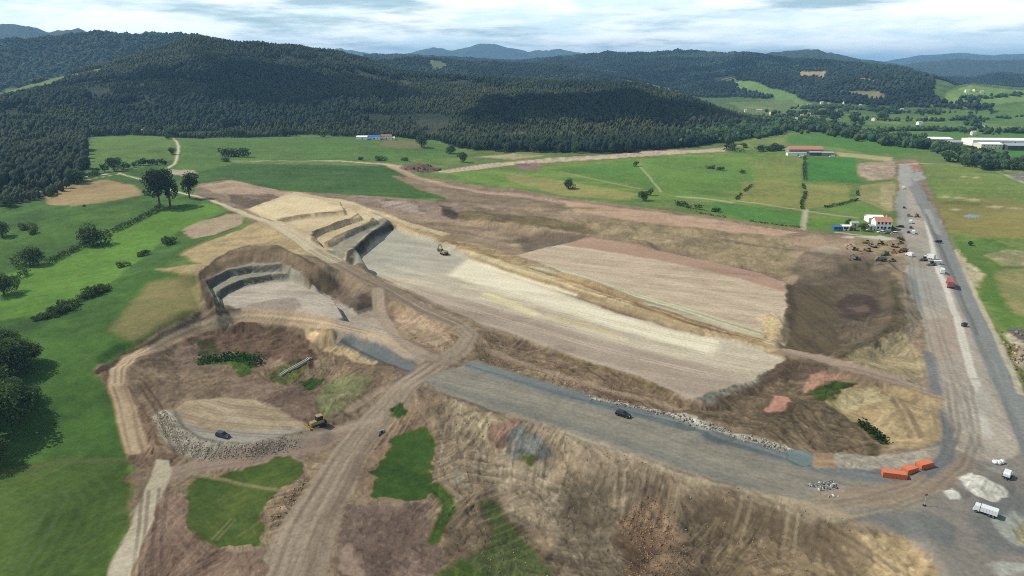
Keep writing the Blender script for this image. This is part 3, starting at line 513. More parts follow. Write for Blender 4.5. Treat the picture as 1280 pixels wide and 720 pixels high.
area([(1070,650),(1150,640),(1190,650),(1180,680),(1130,664)], [(108,110,108), (122,120,114)], 2, .05, 0, GRAVELROAD)
area([(1200,640),(1300,600),(1330,700),(1240,690)], [(100,104,104), (116,116,112)], 2.5, .05, 0, GRAVELROAD, op=.8)
# broad site lane and new road beside it
area([(1124,205),(1144,205),(1150,240),(1162,270),(1186,330),(1214,400),(1244,480),(1285,560),(1250,580),(1190,560),(1182,500),(1160,460),(1152,420),(1140,360),(1132,310),(1127,270)], [(146,135,119), (164,151,134), (178,166,149)], 1.5, .06, 0, GRAVELROAD, 97, .6)
area([(1128,300),(1150,300),(1160,340),(1140,340)], [(146,136,122), (160,150,136)], 2, .05, 0, GRAVELROAD, op=.7)
area([(1136,338),(1172,338),(1184,380),(1146,384)], [(142,140,132), (158,154,144)], 2, .05, 0, GRAVELROAD, 97, .5, op=.8)
area([(1150,400),(1190,390),(1202,440),(1165,450)], [(154,134,116), (168,146,128)], 2.5, .05, 0, GRAVELROAD, 97, .6, op=.8)
way([(1128,240),(1131,290)], 7, [(134,136,130), (148,148,140)], 1.5, cls=None, op=.8); way([(1158,440),(1166,470),(1170,490)], 3.5, [(112,116,124)], 1, cls=None, op=.8)
way([(1141,345),(1146,375)], 3.5, [(140,148,152)], 1.5, cls=None, op=.7)
way([(1157,267,2),(1166,314,2.4),(1174,340,2.4),(1183,361,2.4),(1194,395,2.6),(1203,428,2.8),(1213,462,2.6),(1222,490,2)], 2.4, [(186,180,164), (202,196,182)], .7, cls=None, op=.95)
area([(1210,470),(1225,470),(1240,520),(1224,520)], [(172,168,154), (140,132,118)], 1.5, .1, 0, GRAVELROAD, spots=.6)
area([(1215,520),(1232,520),(1242,545),(1228,548)], [(176,172,160)], 1.5, .1, 0, GRAVELROAD, spots=.6)
way([(1138,212,9),(1142,232,9),(1153,250,9),(1163,268,9),(1184,316,9),(1197,346,9),(1211,378,9),(1228,415,9),(1245,450,9),(1262,490,8),(1280,530,8),(1310,600,8)], 8, [(122,124,122), (136,137,134)], .8, .02, 0, ROAD, .4)
way([(1159,262),(1164,274),(1172,292)], 4, [(168,164,150)], 2, cls=None, op=.6)
way([(1194,312),(1210,346),(1224,378),(1241,415),(1258,450),(1276,492)], 2.2, [(160,150,118), (186,174,140)], .8, .25, cls=None, op=.9)
way([(1158,268),(1180,318),(1194,350),(1206,382),(1220,418)], 1.2, [(104,98,86)], .7, cls=None, op=.7)
area([(1124,208),(1140,208),(1140,232),(1128,234)], [(150,148,140), (166,164,156)], 2, .04, 0, GRAVELROAD)
area([(1136,206),(1146,206),(1148,211),(1138,212)], [(176,110,84)], 1.5, .3, 0, EARTH)
area([(1140,217),(1152,215),(1158,224),(1144,226)], [(156,156,148)], 1.5, .3, 0, EARTH)
way([(1150,204),(1200,207),(1260,206),(1300,209)], 4, [(136,140,110), (156,158,130)], 2, cls=ROAD)
way([(1090,203),(1120,206),(1150,204)], 4, [(176,168,120)], 2, cls=PATH)
way([(1245,214),(1265,222),(1285,230)], 4, [(170,166,146)], 2, cls=PATH)
area([(1255,216),(1300,214),(1300,226),(1275,226)], [(150,144,128), (120,120,104), (176,170,156)], 2, .4, 0, EARTH)
area([(1178,614),(1190,611),(1205,622),(1204,627),(1188,626)], [(190,188,178), (204,202,192)], .6, .15, 0, GRAVELROAD)
area([(1200,596),(1212,590),(1232,600),(1248,606),(1256,620),(1240,624),(1222,618),(1206,604)], [(176,172,158), (198,194,182), (160,156,144)], .8, .25, 0, GRAVELROAD)
area([(1230,580),(1262,578),(1258,590),(1236,592)], [(150,148,140)], 1.2, .15, 0, GRAVELROAD, op=.6)
area([(1238,650),(1268,640),(1300,660),(1300,690),(1262,676)], [(140,144,134), (160,162,150)], 1.2, .2, 0, GRAVELROAD)
area([(1270,660),(1300,655),(1300,685),(1278,678)], [(170,160,116), (150,142,104)], 1, .4, 0, EARTH)
area([(1242,708),(1290,700),(1300,716),(1250,720)], [(160,160,150)], 1.2, .2, 0, GRAVELROAD)
area([(1198,540),(1222,546),(1232,566),(1212,560)], [(164,160,146), (140,132,116)], 1.5, .1, 0, GRAVELROAD, spots=.8)
area([(1050,296),(1100,294),(1120,299),(1090,301)], [(176,172,152), (190,186,170)], 1, .05, 0, GRAVELROAD)
area([(1066,296),(1112,301),(1128,305),(1128,322),(1100,320),(1075,312)], [(142,120,78), (160,138,92), (120,106,70)], 1.5, .4, .1, EARTH, op=.8)
way([(1045,290),(1080,295),(1115,299)], 3, [(180,176,158)], 1, cls=PATH)
# pond in the meadow
area([(1202,270),(1212,268.5),(1224,270),(1226,272.5),(1210,273)], [(120,126,122)], 1, .0, 0, WATER)

for o, c in ((-14,(168,150,124)),(-9,(214,202,172)),(-4,(160,142,118)),(3,(206,194,164)),(8,(150,132,110)),(13,(198,186,158)),(19,(156,138,116))):
    ruts([(470,335),(560,360),(640,384),(720,406),(800,428),(880,446),(940,458)], [o, o + 1.9], [c], .4, .7, 7)
for o, c in ((-6,(150,126,104)),(0,(206,188,158)),(7,(158,134,112)),(14,(200,182,152))):
    ruts([(680,322),(760,336),(840,352),(920,372),(970,386)], [o, o + 1.9], [c], .35, .7, 8)
ruts([(300,376),(350,368),(400,378),(450,396)], [-4,-2,1,3,6], [(146,128,112)], .4, .6, 9)
ruts([(1140,320),(1150,380),(1165,440),(1185,500),(1200,560)], [-5,-3.2,0,1.8,5,7], [(120,108,96)], .35, .7, 10)
ruts([(1060,640),(1110,630),(1160,612),(1195,580),(1210,540),(1200,480)], [-4,-2.2,1,2.8], [(112,100,88)], .45, .7, 11)
ruts([(940,640),(1000,660),(1050,690),(1100,720)], [-4,-2.5,2,3.6], [(96,78,54)], .5, .6, 12)
ruts([(170,480),(195,520),(215,570)], [-3,-1,2], [(96,70,52)], .6, .6, 13); ruts([(200,610),(196,660),(190,730)], [-2,0,2.4,4], [(92,70,56)], .5, .6, 14)
ruts([(1000,455),(1060,462),(1120,478),(1180,498)], [-1.4,.6], [(118,98,82)], .6, .5, 15)
for k in range(26):      # patches of stubble, weeds and wet ground in the far fields
    x, y = random.Random(k).uniform(560, 1270), random.Random(k + 99).uniform(150, 262); w_ = random.Random(k + 7).uniform(14, 46); t_ = random.Random(k + 3).uniform(1, 4)
    if 1118 < x < 1165: continue
    area([(x-w_,y),(x-w_*.3,y-t_),(x+w_,y+t_*.3),(x+w_*.4,y+t_)], [(96,116,62), (128,136,80)] if k % 2 else [(64,98,48), (78,114,56)], 4, .05, 1, None, 172, .4, op=.6, spots=.7)
for k in range(22):
    x, y = random.Random(k + 400).uniform(930, 1290), random.Random(k + 500).uniform(128, 166); w_ = random.Random(k + 7).uniform(14, 40)
    area([(x-w_,y),(x-w_*.3,y-2),(x+w_,y+1),(x+w_*.4,y+3)], [(104,132,80), (124,146,94)] if k % 2 else [(62,94,56), (74,108,62)], 6, .05, 1, None, op=.7)

way([(640,522),(720,552),(800,578),(870,604),(940,624),(1010,648)], 6, [(136,116,88), (152,132,104), (164,146,118)], 2, .25, cls=None, op=.6)
way([(700,540),(770,562),(840,586),(900,606),(960,622)], 1.3, [(160,146,116), (176,164,136)], .8, .1, cls=None, op=.5, wob=2)
for o in (0, 5, 10, 15): ruts([(880,640+o),(930,632+o),(990,650+o),(1040,680+o),(1060,712+o)], [-1,1], [(104,86,60)], .5, .6, 20 + o)
area([(404,404),(470,386),(492,420),(545,446),(524,452),(470,432),(424,416)], [(150,130,110), (168,150,130), (184,168,148)], 1.5, .12, 0, EARTH, 160, .4, op=.85)
area([(494,396),(520,398),(556,412),(566,424),(545,432),(516,418)], [(160,132,100), (178,150,118)], 1.5, .3, 0, EARTH, op=.8)
area([(480,366),(489,376),(494,402),(486,396),(478,380)], [(104,82,62), (120,98,76)], 1, .2, 0, EARTH, op=.5)
area([(560,500),(590,508),(640,540),(620,560),(580,540)], [(168,148,108), (186,168,128)], 2, .5, .1, EARTH, op=.6, spots=.8)

area([(613,528),(650,524),(642,545),(624,562),(608,545)], [(138,98,78), (152,116,94)], 1.5, .5, 0, EARTH, 110, .4, op=.8)
area([(634,548),(650,530),(680,540),(692,572),(640,568)], [(98,102,98), (120,120,112)], 1.5, .6, 0, EARTH, 100, .4)
area([(650,566),(668,568),(660,575)], [(70,88,44)], 1.2, .3, 1, EARTH)

area([(421,423),(436,418),(470,430),(518,452),(513,463),(480,452),(446,438)], [(100,106,108), (118,122,120)], .8, .06, 0, GRAVELROAD, 150, .3)
way([(426,425),(452,440),(482,454),(511,464)], 1.0, [(72,66,56)], .6, cls=None, op=.7)
way([(149,478),(150,462),(162,449),(188,435),(218,420),(242,408),(268,399),(302,394),(336,394),(376,397),(413,404),(460,416),(510,436)], 4.2, [(166,136,100), (184,156,118), (196,170,132)], .8, .05, 0, TRACK, .4, op=.85)
ruts([(149,478),(150,462),(162,449),(188,435),(218,420),(242,408),(268,399),(302,394),(336,394),(376,397),(413,404),(460,416)], [-1,.9], [(124,98,70)], .55, .5, 31)
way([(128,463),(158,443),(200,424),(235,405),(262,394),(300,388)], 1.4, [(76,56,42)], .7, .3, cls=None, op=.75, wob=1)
way([(250,343),(265,327),(285,314),(312,306),(343,306),(368,318),(390,330)], 1.3, [(78,62,44)], .7, .3, cls=None, op=.7, wob=1)  # dark line paints the shadowed edge of the pit rim
way([(472,362),(473,376),(476,392),(488,414),(512,434),(540,446)], 5, [(150,128,106), (166,144,120)], 1, .06, 0, TRACK, .4, op=.9)
for o in (-9,-4,2,7): ruts([(232,512),(270,522),(320,528),(370,530)], [o, o + 1.4], [(112,92,70)], .45, .6, 40 + o)
for o in (0, 4, 8): ruts([(330,500+o),(350,486+o),(390,500+o),(400,522+o)], [-1,1], [(100,78,60)], .55, .6, 50 + o)
for k in range(14):
    x = 560 + k * 36 + (k * 37) % 17; ruts([(x, 532 + k * 9), (x - 6 - (k * 13) % 11, 590 + k * 8 + (k * 29) % 23)], [-1.2, 1.2], [(96,80,60)] if k % 2 else [(168,148,116)], .4, .6, 60 + k)
# ------------------------------------------------------------------ relief of loose ground, then the ground meshes
ALB = 0.72
# rills and bucket marks that run down the slopes of loose earth
Gd = H.reshape(NT, NR); dr = np.gradient(Gd, RR, axis=1); dt = np.gradient(Gd, TH, axis=0) / RG
gx = (dr * np.sin(TT) + dt * np.cos(TT)).ravel(); gy = (dr * np.cos(TT) - dt * np.sin(TT)).ravel(); slope = np.hypot(gx, gy)
sl = np.nonzero((ROUGH > .12) & (slope > .06) & (RAD < 900))[0]
dx, dy = gx[sl] / slope[sl], gy[sl] / slope[sl]; acc = 0
for k in range(-5, 6): acc = acc + vnoise((X[sl] + dx * k * 1.3) / 1.25, (Y[sl] + dy * k * 1.3) / 1.25, 881) + .8 * vnoise((X[sl] + dx * k * 1.3) / 3.1, (Y[sl] + dy * k * 1.3) / 3.1, 883)
rill = np.clip((acc / 11 / 1.8 - .5) * 5.5, -1, 1); wgt = sstep(slope[sl] / .35) * np.clip(ROUGH[sl] * 2.2, 0, 1)
RILL = np.zeros(N, F32); RILL[sl] = rill * wgt
# marks of shovels and tracks: short parallel lines whose direction changes from place to place
ms = np.nonzero((ROUGH > .1) & (RAD < 520))[0]; mx_, my_ = X[ms] + W1[ms] * 1.5, Y[ms] + W2[ms] * 1.5; CS = 15.
ci, cj = np.floor(mx_ / CS), np.floor(my_ / CS); bd = np.full(len(ms), 1e9, F32); ang = np.zeros(len(ms), F32); tone = np.zeros(len(ms), F32)
for di in (-1, 0, 1):
    for dj in (-1, 0, 1):
        a_ = (ci + di).astype(np.int64); b_ = (cj + dj).astype(np.int64); d_ = (mx_ - (a_ + _h(a_, b_, 7)) * CS) ** 2 + (my_ - (b_ + _h(a_, b_, 8)) * CS) ** 2
        m = d_ < bd; bd[m] = d_[m]; ang[m] = (_h(a_, b_, 9) * 3.14)[m]; tone[m] = _h(a_, b_, 10)[m]
u_ = X[ms] * np.cos(ang) + Y[ms] * np.sin(ang); v_ = -X[ms] * np.sin(ang) + Y[ms] * np.cos(ang)
mk = fbm(u_ / 9, v_ / 1.05, 3, 951, .6) - .5
MARK = np.zeros(N, F32); MARK[ms] = mk * sstep((fbm(X[ms] / 20, Y[ms] / 20, 2, 961) - .32) * 5) * np.clip(ROUGH[ms] * 2.5, 0, 1) * (1 - .5 * sstep((RAD[ms] - 240) / 180))
TONE = np.zeros(N, F32); TONE[ms] = (tone - .5) * np.clip(ROUGH[ms] * 2, 0, 1)
tuft = GRS * ((fbm(X / 2.4, Y / 2.4, 2, 971) - .5) * .34 + (fbm(X / 34, Y / 34, 3, 981) - .5) * .45) * (RAD < 900)
lum = (C * np.array([.3, .59, .11], F32)).sum(1, keepdims=True)
C = lum + (C - lum) * (.76 + .20 * GRS)[:, None]
nb = (1 - GRS)[:, None]; C *= 1 + nb * (np.clip(lum / .22, .3, 2.2) ** .15 - 1); C *= 1 + nb * np.array([.01, .01, -.04], F32)
C *= (1 + GRS[:, None] * np.array([.20, .00, -.28], F32))
patch = fbm(X / 6, Y / 6, 3, 421, .6); blot = sstep((fbm(X / 16, Y / 16, 4, 431, .62) - .5) * 5 + .5) - .5
C *= (1 + (patch - .5) * (.10 + .34 * np.clip(ROUGH * 1.6, 0, 1)) + blot * .26 * np.clip(ROUGH * 2, .15, 1) + RILL * .04 + MARK * .95 + TONE * .16 + tuft)[:, None]
clod = vnoise(X / .95 + .37 * Y, Y / 1.5, 911); crack = (1 - np.abs(fbm(X / 4.5, Y / 6, 3, 921, .6) * 2 - 1)) ** 9; crack2 = (1 - np.abs(fbm(X / 13, Y / 13, 4, 931, .6) * 2 - 1)) ** 14
rw = np.clip(ROUGH * 2.0, .06, 1) * (RAD < 1200) * (1 - .8 * sstep((RAD - 200) / 160)) * .85
C *= (1 + rw * (.34 * sstep((clod - .74) * 8) - .34 * sstep((.27 - clod) * 8) - .30 * crack - .22 * crack2))[:, None]
H += rw * (.14 * sstep((clod - .74) * 8) - .16 * crack - .25 * crack2) * (ROUGH > .15)
C *= ALB
rn = fbm(X / 5, Y / 5, 4, 501, .6) - .5; rg = 1 - np.abs(fbm(X / 9, Y / 9, 3, 531) * 2 - 1) - .6
H += ROUGH * (1 - .4 * sstep((RAD - 250) / 150)) * (rn * 1.25 + rg * .8 + (fbm(X / 22, Y / 22, 3, 571) - .5) * 4) * np.clip(RAD / 180, .6, 2.2) * np.where(RAD < 700, 1, .5) + RILL * .1 + MARK * .7
WET = CLS == WATER

def nodes_of(m):
    m.use_nodes = True; nt = m.node_tree; b = nt.nodes['Principled BSDF']; return nt, nt.nodes, nt.links, b
def mat(name, col, rough=.7, metal=0., noise=.12, scale=3., spec=.3, bump=0.):
    m = bpy.data.materials.new(name); nt, n, l, b = nodes_of(m)
    c = lin(col) if max(col) > 1 else np.array(col)
    b.inputs['Roughness'].default_value = rough; b.inputs['Metallic'].default_value = metal; b.inputs['Specular IOR Level'].default_value = spec
    tc = n.new('ShaderNodeTexCoord'); nz = n.new('ShaderNodeTexNoise'); nz.inputs['Scale'].default_value = scale; nz.inputs['Detail'].default_value = 4
    l.new(tc.outputs['Object'], nz.inputs['Vector'])
    mx = n.new('ShaderNodeMix'); mx.data_type = 'RGBA'; mx.inputs['A'].default_value = (*[float(v * (1 - noise)) for v in c], 1); mx.inputs['B'].default_value = (*[float(min(1, v * (1 + noise))) for v in c], 1)
    l.new(nz.outputs['Fac'], mx.inputs['Factor']); l.new(mx.outputs['Result'], b.inputs['Base Color'])
    if bump:
        bp = n.new('ShaderNodeBump'); bp.inputs['Strength'].default_value = bump; l.new(nz.outputs['Fac'], bp.inputs['Height']); l.new(bp.outputs['Normal'], b.inputs['Normal'])
    return m
def attr_mat(name, rough=.95, spec=.1, nscale=.9, namt=.22, bump=.25, bdist=.25):
    m = bpy.data.materials.new(name); nt, n, l, b = nodes_of(m)
    at = n.new('ShaderNodeAttribute'); at.attribute_name = 'cover'
    tc = n.new('ShaderNodeTexCoord'); nz = n.new('ShaderNodeTexNoise'); nz.inputs['Scale'].default_value = nscale; nz.inputs['Detail'].default_value = 6; nz.inputs['Roughness'].default_value = .65
    l.new(tc.outputs['Object'], nz.inputs['Vector'])
    mr = n.new('ShaderNodeMapRange'); mr.inputs['From Min'].default_value = .25; mr.inputs['From Max'].default_value = .75; mr.inputs['To Min'].default_value = 1 - namt; mr.inputs['To Max'].default_value = 1 + namt
    l.new(nz.outputs['Fac'], mr.inputs['Value'])
    mx = n.new('ShaderNodeVectorMath'); mx.operation = 'MULTIPLY'; l.new(at.outputs['Color'], mx.inputs[0]); l.new(mr.outputs['Result'], mx.inputs[1]); l.new(mx.outputs['Vector'], b.inputs['Base Color'])
    b.inputs['Roughness'].default_value = rough; b.inputs['Specular IOR Level'].default_value = spec
    if bump:
        bp = n.new('ShaderNodeBump'); bp.inputs['Strength'].default_value = bump; bp.inputs['Distance'].default_value = bdist; l.new(nz.outputs['Fac'], bp.inputs['Height']); l.new(bp.outputs['Normal'], b.inputs['Normal'])
    return m
M_GROUND = attr_mat('ground_cover', nscale=.9, namt=.24, bump=.3)
M_WATER = mat('still_water', (84,98,92), .3, 0, .1, .3, .5)

def raw_mesh(name, verts, faces, smooth=True):
    """faces: array (n, 3) or (n, 4)"""
    me = bpy.data.meshes.new(name); k = faces.shape[1]
    me.vertices.add(len(verts)); me.vertices.foreach_set('co', np.ascontiguousarray(verts, F32).ravel())
    me.loops.add(faces.size); me.loops.foreach_set('vertex_index', np.ascontiguousarray(faces, np.int32).ravel())
    me.polygons.add(len(faces)); me.polygons.foreach_set('loop_start', np.arange(0, faces.size, k, dtype=np.int32))
    me.update(calc_edges=True)
    if smooth: me.polygons.foreach_set('use_smooth', np.ones(len(faces), bool))
    return me
def set_cols(me, cols):
    a = me.color_attributes.new('cover', 'FLOAT_COLOR', 'POINT'); c = np.ones((len(cols), 4), F32); c[:, :3] = cols; a.data.foreach_set('color', c.ravel())
def link(name, me, m=None, parent=None):
    o = bpy.data.objects.new(name, me); COL.objects.link(o)
    if m is not None and me is not None and not me.materials: me.materials.append(m)
    if parent: o.parent = parent
    return o
def tag(o, label=None, cat=None, group=None, kind=None):
    if label: o['label'] = label
    if cat: o['category'] = cat
    if group: o['group'] = group
    if kind: o['kind'] = kind
    return o
idx = np.arange(N).reshape(NT, NR)
QF = np.stack([idx[:-1, :-1], idx[1:, :-1], idx[1:, 1:], idx[:-1, 1:]], -1).reshape(-1, 4)
fc = CLS[QF[:, 0]].copy()
hz = (RAD > 1700) & (H > 14) & (CLS == GRASS); fc[hz[QF[:, 0]]] = HILL
V = np.stack([X, Y, H], 1)
V[WET, 2] -= .0
INFO = {GRASS: ('grassland', 'green meadows and farm fields around the building site', 'grassland'), EARTH: ('bare_ground', 'bare brown earth and slopes dug over by the building works', 'bare ground'),
 GRAVELROAD: ('gravel_road', 'wide grey gravel roads and lanes crossing the building site', 'gravel road'), TRACK: ('dirt_track', 'pale brown dirt haul tracks winding through the site', 'dirt track'),
 PLATFORM: ('levelled_ground', 'broad levelled pale earth platforms of the building site', 'levelled ground'), ROAD: ('road', 'straight grey paved road along the right side of the site', 'road'),
 PATH: ('path', 'narrow pale paths between the fields and meadows', 'path'), HILL: ('hills', 'wooded hills and far blue mountains along the horizon', 'hills'), WATER: ('water', 'small shallow pools of still water on the ground', 'water')}
for c, (nm, lab, cat) in INFO.items():
    f = QF[fc == c]
    if not len(f): continue
    used, inv = np.unique(f, return_inverse=True)
    me = raw_mesh(nm, V[used], inv.reshape(-1, 4)); set_cols(me, C[used])
    tag(link(nm, me, M_WATER if c == WATER else M_GROUND), lab, cat, None, 'structure')

# ------------------------------------------------------------------ woods
def ico(sub):
    bm = bmesh.new(); bmesh.ops.create_icosphere(bm, subdivisions=sub, radius=1); v = np.array([p.co[:] for p in bm.verts]); f = np.array([[q.index for q in p.verts] for p in bm.faces]); bm.free(); return v, f
IV, IF = ico(1); IV2, IF2 = ico(2)
def crown_proto(seed, kind):
    """rough small crown of about eighty faces for trees that are a few pixels wide"""
    r = np.random.default_rng(seed); v = IV2.copy() if kind else IV.copy(); f = IF2 if kind else IF
    v = v * (1 + r.uniform(-.28, .22, (len(v), 1)))
    z = (v[:, 2] + 1) / 2
    if seed % 3 == 0: w = (1.05 - z * .8)
    else: w = .72 + .3 * np.sin(z * 3)
    v[:, 0] *= w * .5; v[:, 1] *= w * .5; v[:, 2] = z + r.uniform(-.05, .05, len(v))
    return v, f
PROTOS = [crown_proto(s, 0) for s in range(6)]; PROTOS2 = [crown_proto(s, 1) for s in range(6)]
M_LEAF = attr_mat('tree_foliage', .9, .1, .8, .3, 0)
def leafy(m):
    nt, n, l, b = nodes_of(m); tr = n.new('ShaderNodeBsdfTranslucent'); ms = n.new('ShaderNodeMixShader'); ms.inputs[0].default_value = .3
    l.new(b.inputs['Base Color'].links[0].from_socket, tr.inputs['Color']); l.new(b.outputs[0], ms.inputs[1]); l.new(tr.outputs[0], ms.inputs[2]); l.new(ms.outputs[0], n['Material Output'].inputs['Surface'])
M_TREE = attr_mat('leafy_crown', .9, .1, .8, .3, 0); leafy(M_TREE)
def wood_mesh(name, x, y, hgt, wid, base_col, protos, label, cat):
    z = grid_h(x, y); vs, fs, cs = [], [], []; off = 0; n = len(x)
    pick = RNG.integers(0, len(protos), n); rot = RNG.uniform(0, 6.28, n)
    t = RNG.uniform(.78, 1.2, n)[:, None]; hue = RNG.uniform(-.12, .12, n)
    col = base_col * t; col[:, 0] *= 1 + hue * 1.5; col[:, 2] *= 1 - hue
    for p, (pv, pf) in enumerate(protos):
        s = np.nonzero(pick == p)[0]
        if not len(s): continue
        c, sn = np.cos(rot[s])[:, None], np.sin(rot[s])[:, None]
        vx = (pv[:, 0] * c - pv[:, 1] * sn) * wid[s][:, None] + x[s][:, None]; vy = (pv[:, 0] * sn + pv[:, 1] * c) * wid[s][:, None] + y[s][:, None]
        vz = pv[:, 2] * hgt[s][:, None] + z[s][:, None] - .3
        vs.append(np.stack([vx, vy, vz], -1).reshape(-1, 3)); fs.append((pf[None] + (np.arange(len(s)) * len(pv))[:, None, None] + off).reshape(-1, 3)); off += len(s) * len(pv)
        vc = RNG.uniform(.85, 1.15, (len(s), len(pv), 1)); cs.append((col[s][:, None, :] * vc).reshape(-1, 3))
    me = raw_mesh(name, np.concatenate(vs), np.concatenate(fs), False); set_cols(me, np.concatenate(cs))
    return tag(link(name, me, M_LEAF), label, cat, None, 'stuff')
def scatter(th0, th1, r0, r1, spacing, ok):
    area_ = .5 * (th1 - th0) * (r1 ** 2 - r0 ** 2); n = int(area_ / spacing ** 2)
    th = RNG.uniform(th0, th1, n); r = np.sqrt(RNG.uniform(r0 ** 2, r1 ** 2, n))
    a = np.clip(((th - TH[0]) / (TH[1] - TH[0])).round().astype(int), 0, NT - 1); b = np.clip(np.interp(r, RR, np.arange(NR)).round().astype(int), 0, NR - 1)
    m = ok.reshape(NT, NR)[a, b]; return np.sin(th[m]) * r[m], np.cos(th[m]) * r[m], a[m], b[m]
near_wood = FOREST & (RAD < FD + 230) & inside
sx, sy, sa, sb = scatter(-.86, .42, 560, 2300, 5.6, near_wood)
# stands of different age and kind: height and colour follow patches
stand = fbm(sx / 170, sy / 170, 3, 611); gap = fbm(sx / 60, sy / 60, 3, 641)
thin = np.zeros(len(sx), bool)
for poly in ([(500,98),(560,100),(640,112),(560,125),(490,118)],[(380,88),(470,92),(520,108),(430,112)],[(430,142),(520,140),(620,148),(700,160),(640,176),(520,172)],[(60,110),(180,100),(300,104),(240,124),(120,130)],[(300,70),(420,74),(440,84),(340,82)]):
    thin |= seg_dist(sx + 40 * (fbm(sx / 50, sy / 50, 2, 5) - .5), sy + 60 * (fbm(sx / 50, sy / 50, 2, 6) - .5), [P(*p) for p in dense(poly, 10, True)], True)[0] < 0
stand = np.where(thin, stand * .45, stand * 1.08); keepp = ~thin | (RNG.uniform(0, 1, len(sx)) < .55)
kp = (gap > .33) & keepp; sx, sy, stand = sx[kp], sy[kp], stand[kp]; n = len(sx)
hh = (6.5 + 6.5 * sstep((stand - .3) * 2.6)) * RNG.uniform(.75, 1.25, n); ww = hh * RNG.uniform(.42, .62, n)
bc = np.outer(1 - sstep((stand - .35) * 3), lin((82,90,56))) + np.outer(sstep((stand - .35) * 3), lin((46,60,44)))
bc *= (.38 + .44 * fbm(sx / 260, sy / 260, 3, 655))[:, None]  # broad pale and dark patches: stand tone plus painted cloud shade
wood_mesh('forest', sx, sy, hh, ww, bc, PROTOS, 'dark forest covering the long hill behind the meadows', 'forest')
far_ok = FOREST & ~near_wood & (RAD < 4600)
fx, fy, _, _ = scatter(-.86, .86, 1800, 4600, 11.5, far_ok); n = len(fx)
hh = RNG.uniform(8, 13, n); ww = RNG.uniform(9, 14, n)
wood_mesh('far_woods', fx, fy, hh, ww, lin((44,58,46))[None] * (.45 + .65 * sstep((fbm(fx / 300, fy / 300, 4, 665) - .5) * 4 + .5))[:, None] * np.where(fbm(fx / 420, fy / 420, 3, 675) > .56, 1.5, 1)[:, None], PROTOS, 'far bluish woods on the hills beyond the valley', 'forest')

def band(pts, n, w, hl, hh_, wl, wh, cols, name, label):
    q = [P(*p) for p in dense(pts, 6)]; L = np.cumsum([0] + [np.hypot(*(b - a)) for a, b in zip(q, q[1:])]); s = RNG.uniform(0, L[-1], n); k = fbm(s / 45, s * 0 + len(label), 2, 9) > .36; s = s[k]; n = len(s)
    x = np.interp(s, L, [p[0] for p in q]) + RNG.normal(0, w / 2, n); y = np.interp(s, L, [p[1] for p in q]) + RNG.normal(0, w / 2, n)
    return x, y, RNG.uniform(hl, hh_, n), RNG.uniform(wl, wh, n), np.array([lin(c) for c in cols])[RNG.integers(0, len(cols), n)] * .8
x, y, a, b, c = band([(870,178),(905,172),(925,168),(950,164),(985,160),(1015,160),(1045,166),(1080,171),(1110,176),(1140,181),(1152,185)], 1100, 34, 6, 12, 6, 11, [(62,84,54),(74,96,60),(52,72,48)], '', 'stream')
wood_mesh('stream_wood', x, y, a, b, c, PROTOS2, 'band of mixed green undergrowth along the stream beyond the fields', 'woodland')
parts_ = [band(p, n, w, 4, 9, 5, 10, [(62,84,54),(74,96,62),(52,72,48)], '', str(i_)) for i_, (p, n, w) in enumerate([([(930,148),(980,152),(1040,158),(1080,160)],220,26),([(1010,136),(1040,134),(1080,137),(1130,141),(1180,141)],330,40),([(985,150),(1010,142),(1050,146)],160,40),([(1085,150),(1150,152),(1210,150),(1280,146)],120,14),
  ([(1100,164),(1160,163),(1220,165),(1290,166)],150,12),([(1213,148),(1219,155),(1226,165),(1236,168)],80,12),([(1170,186),(1200,190),(1225,200),(1240,209)],240,26),([(1240,209),(1270,211),(1300,213)],120,10),([(1200,124),(1240,122),(1290,117)],140,14),([(930,160),(950,152),(970,146)],90,20),([(1180,196),(1230,194),(1240,198)],70,10)])]
wood_mesh('valley_hedgerows', *[np.concatenate([q[j] for q in parts_]) for j in range(4)], np.concatenate([q[4] for q in parts_]), PROTOS2, 'hedgerows and thickets dividing the far valley fields', 'hedgerows')
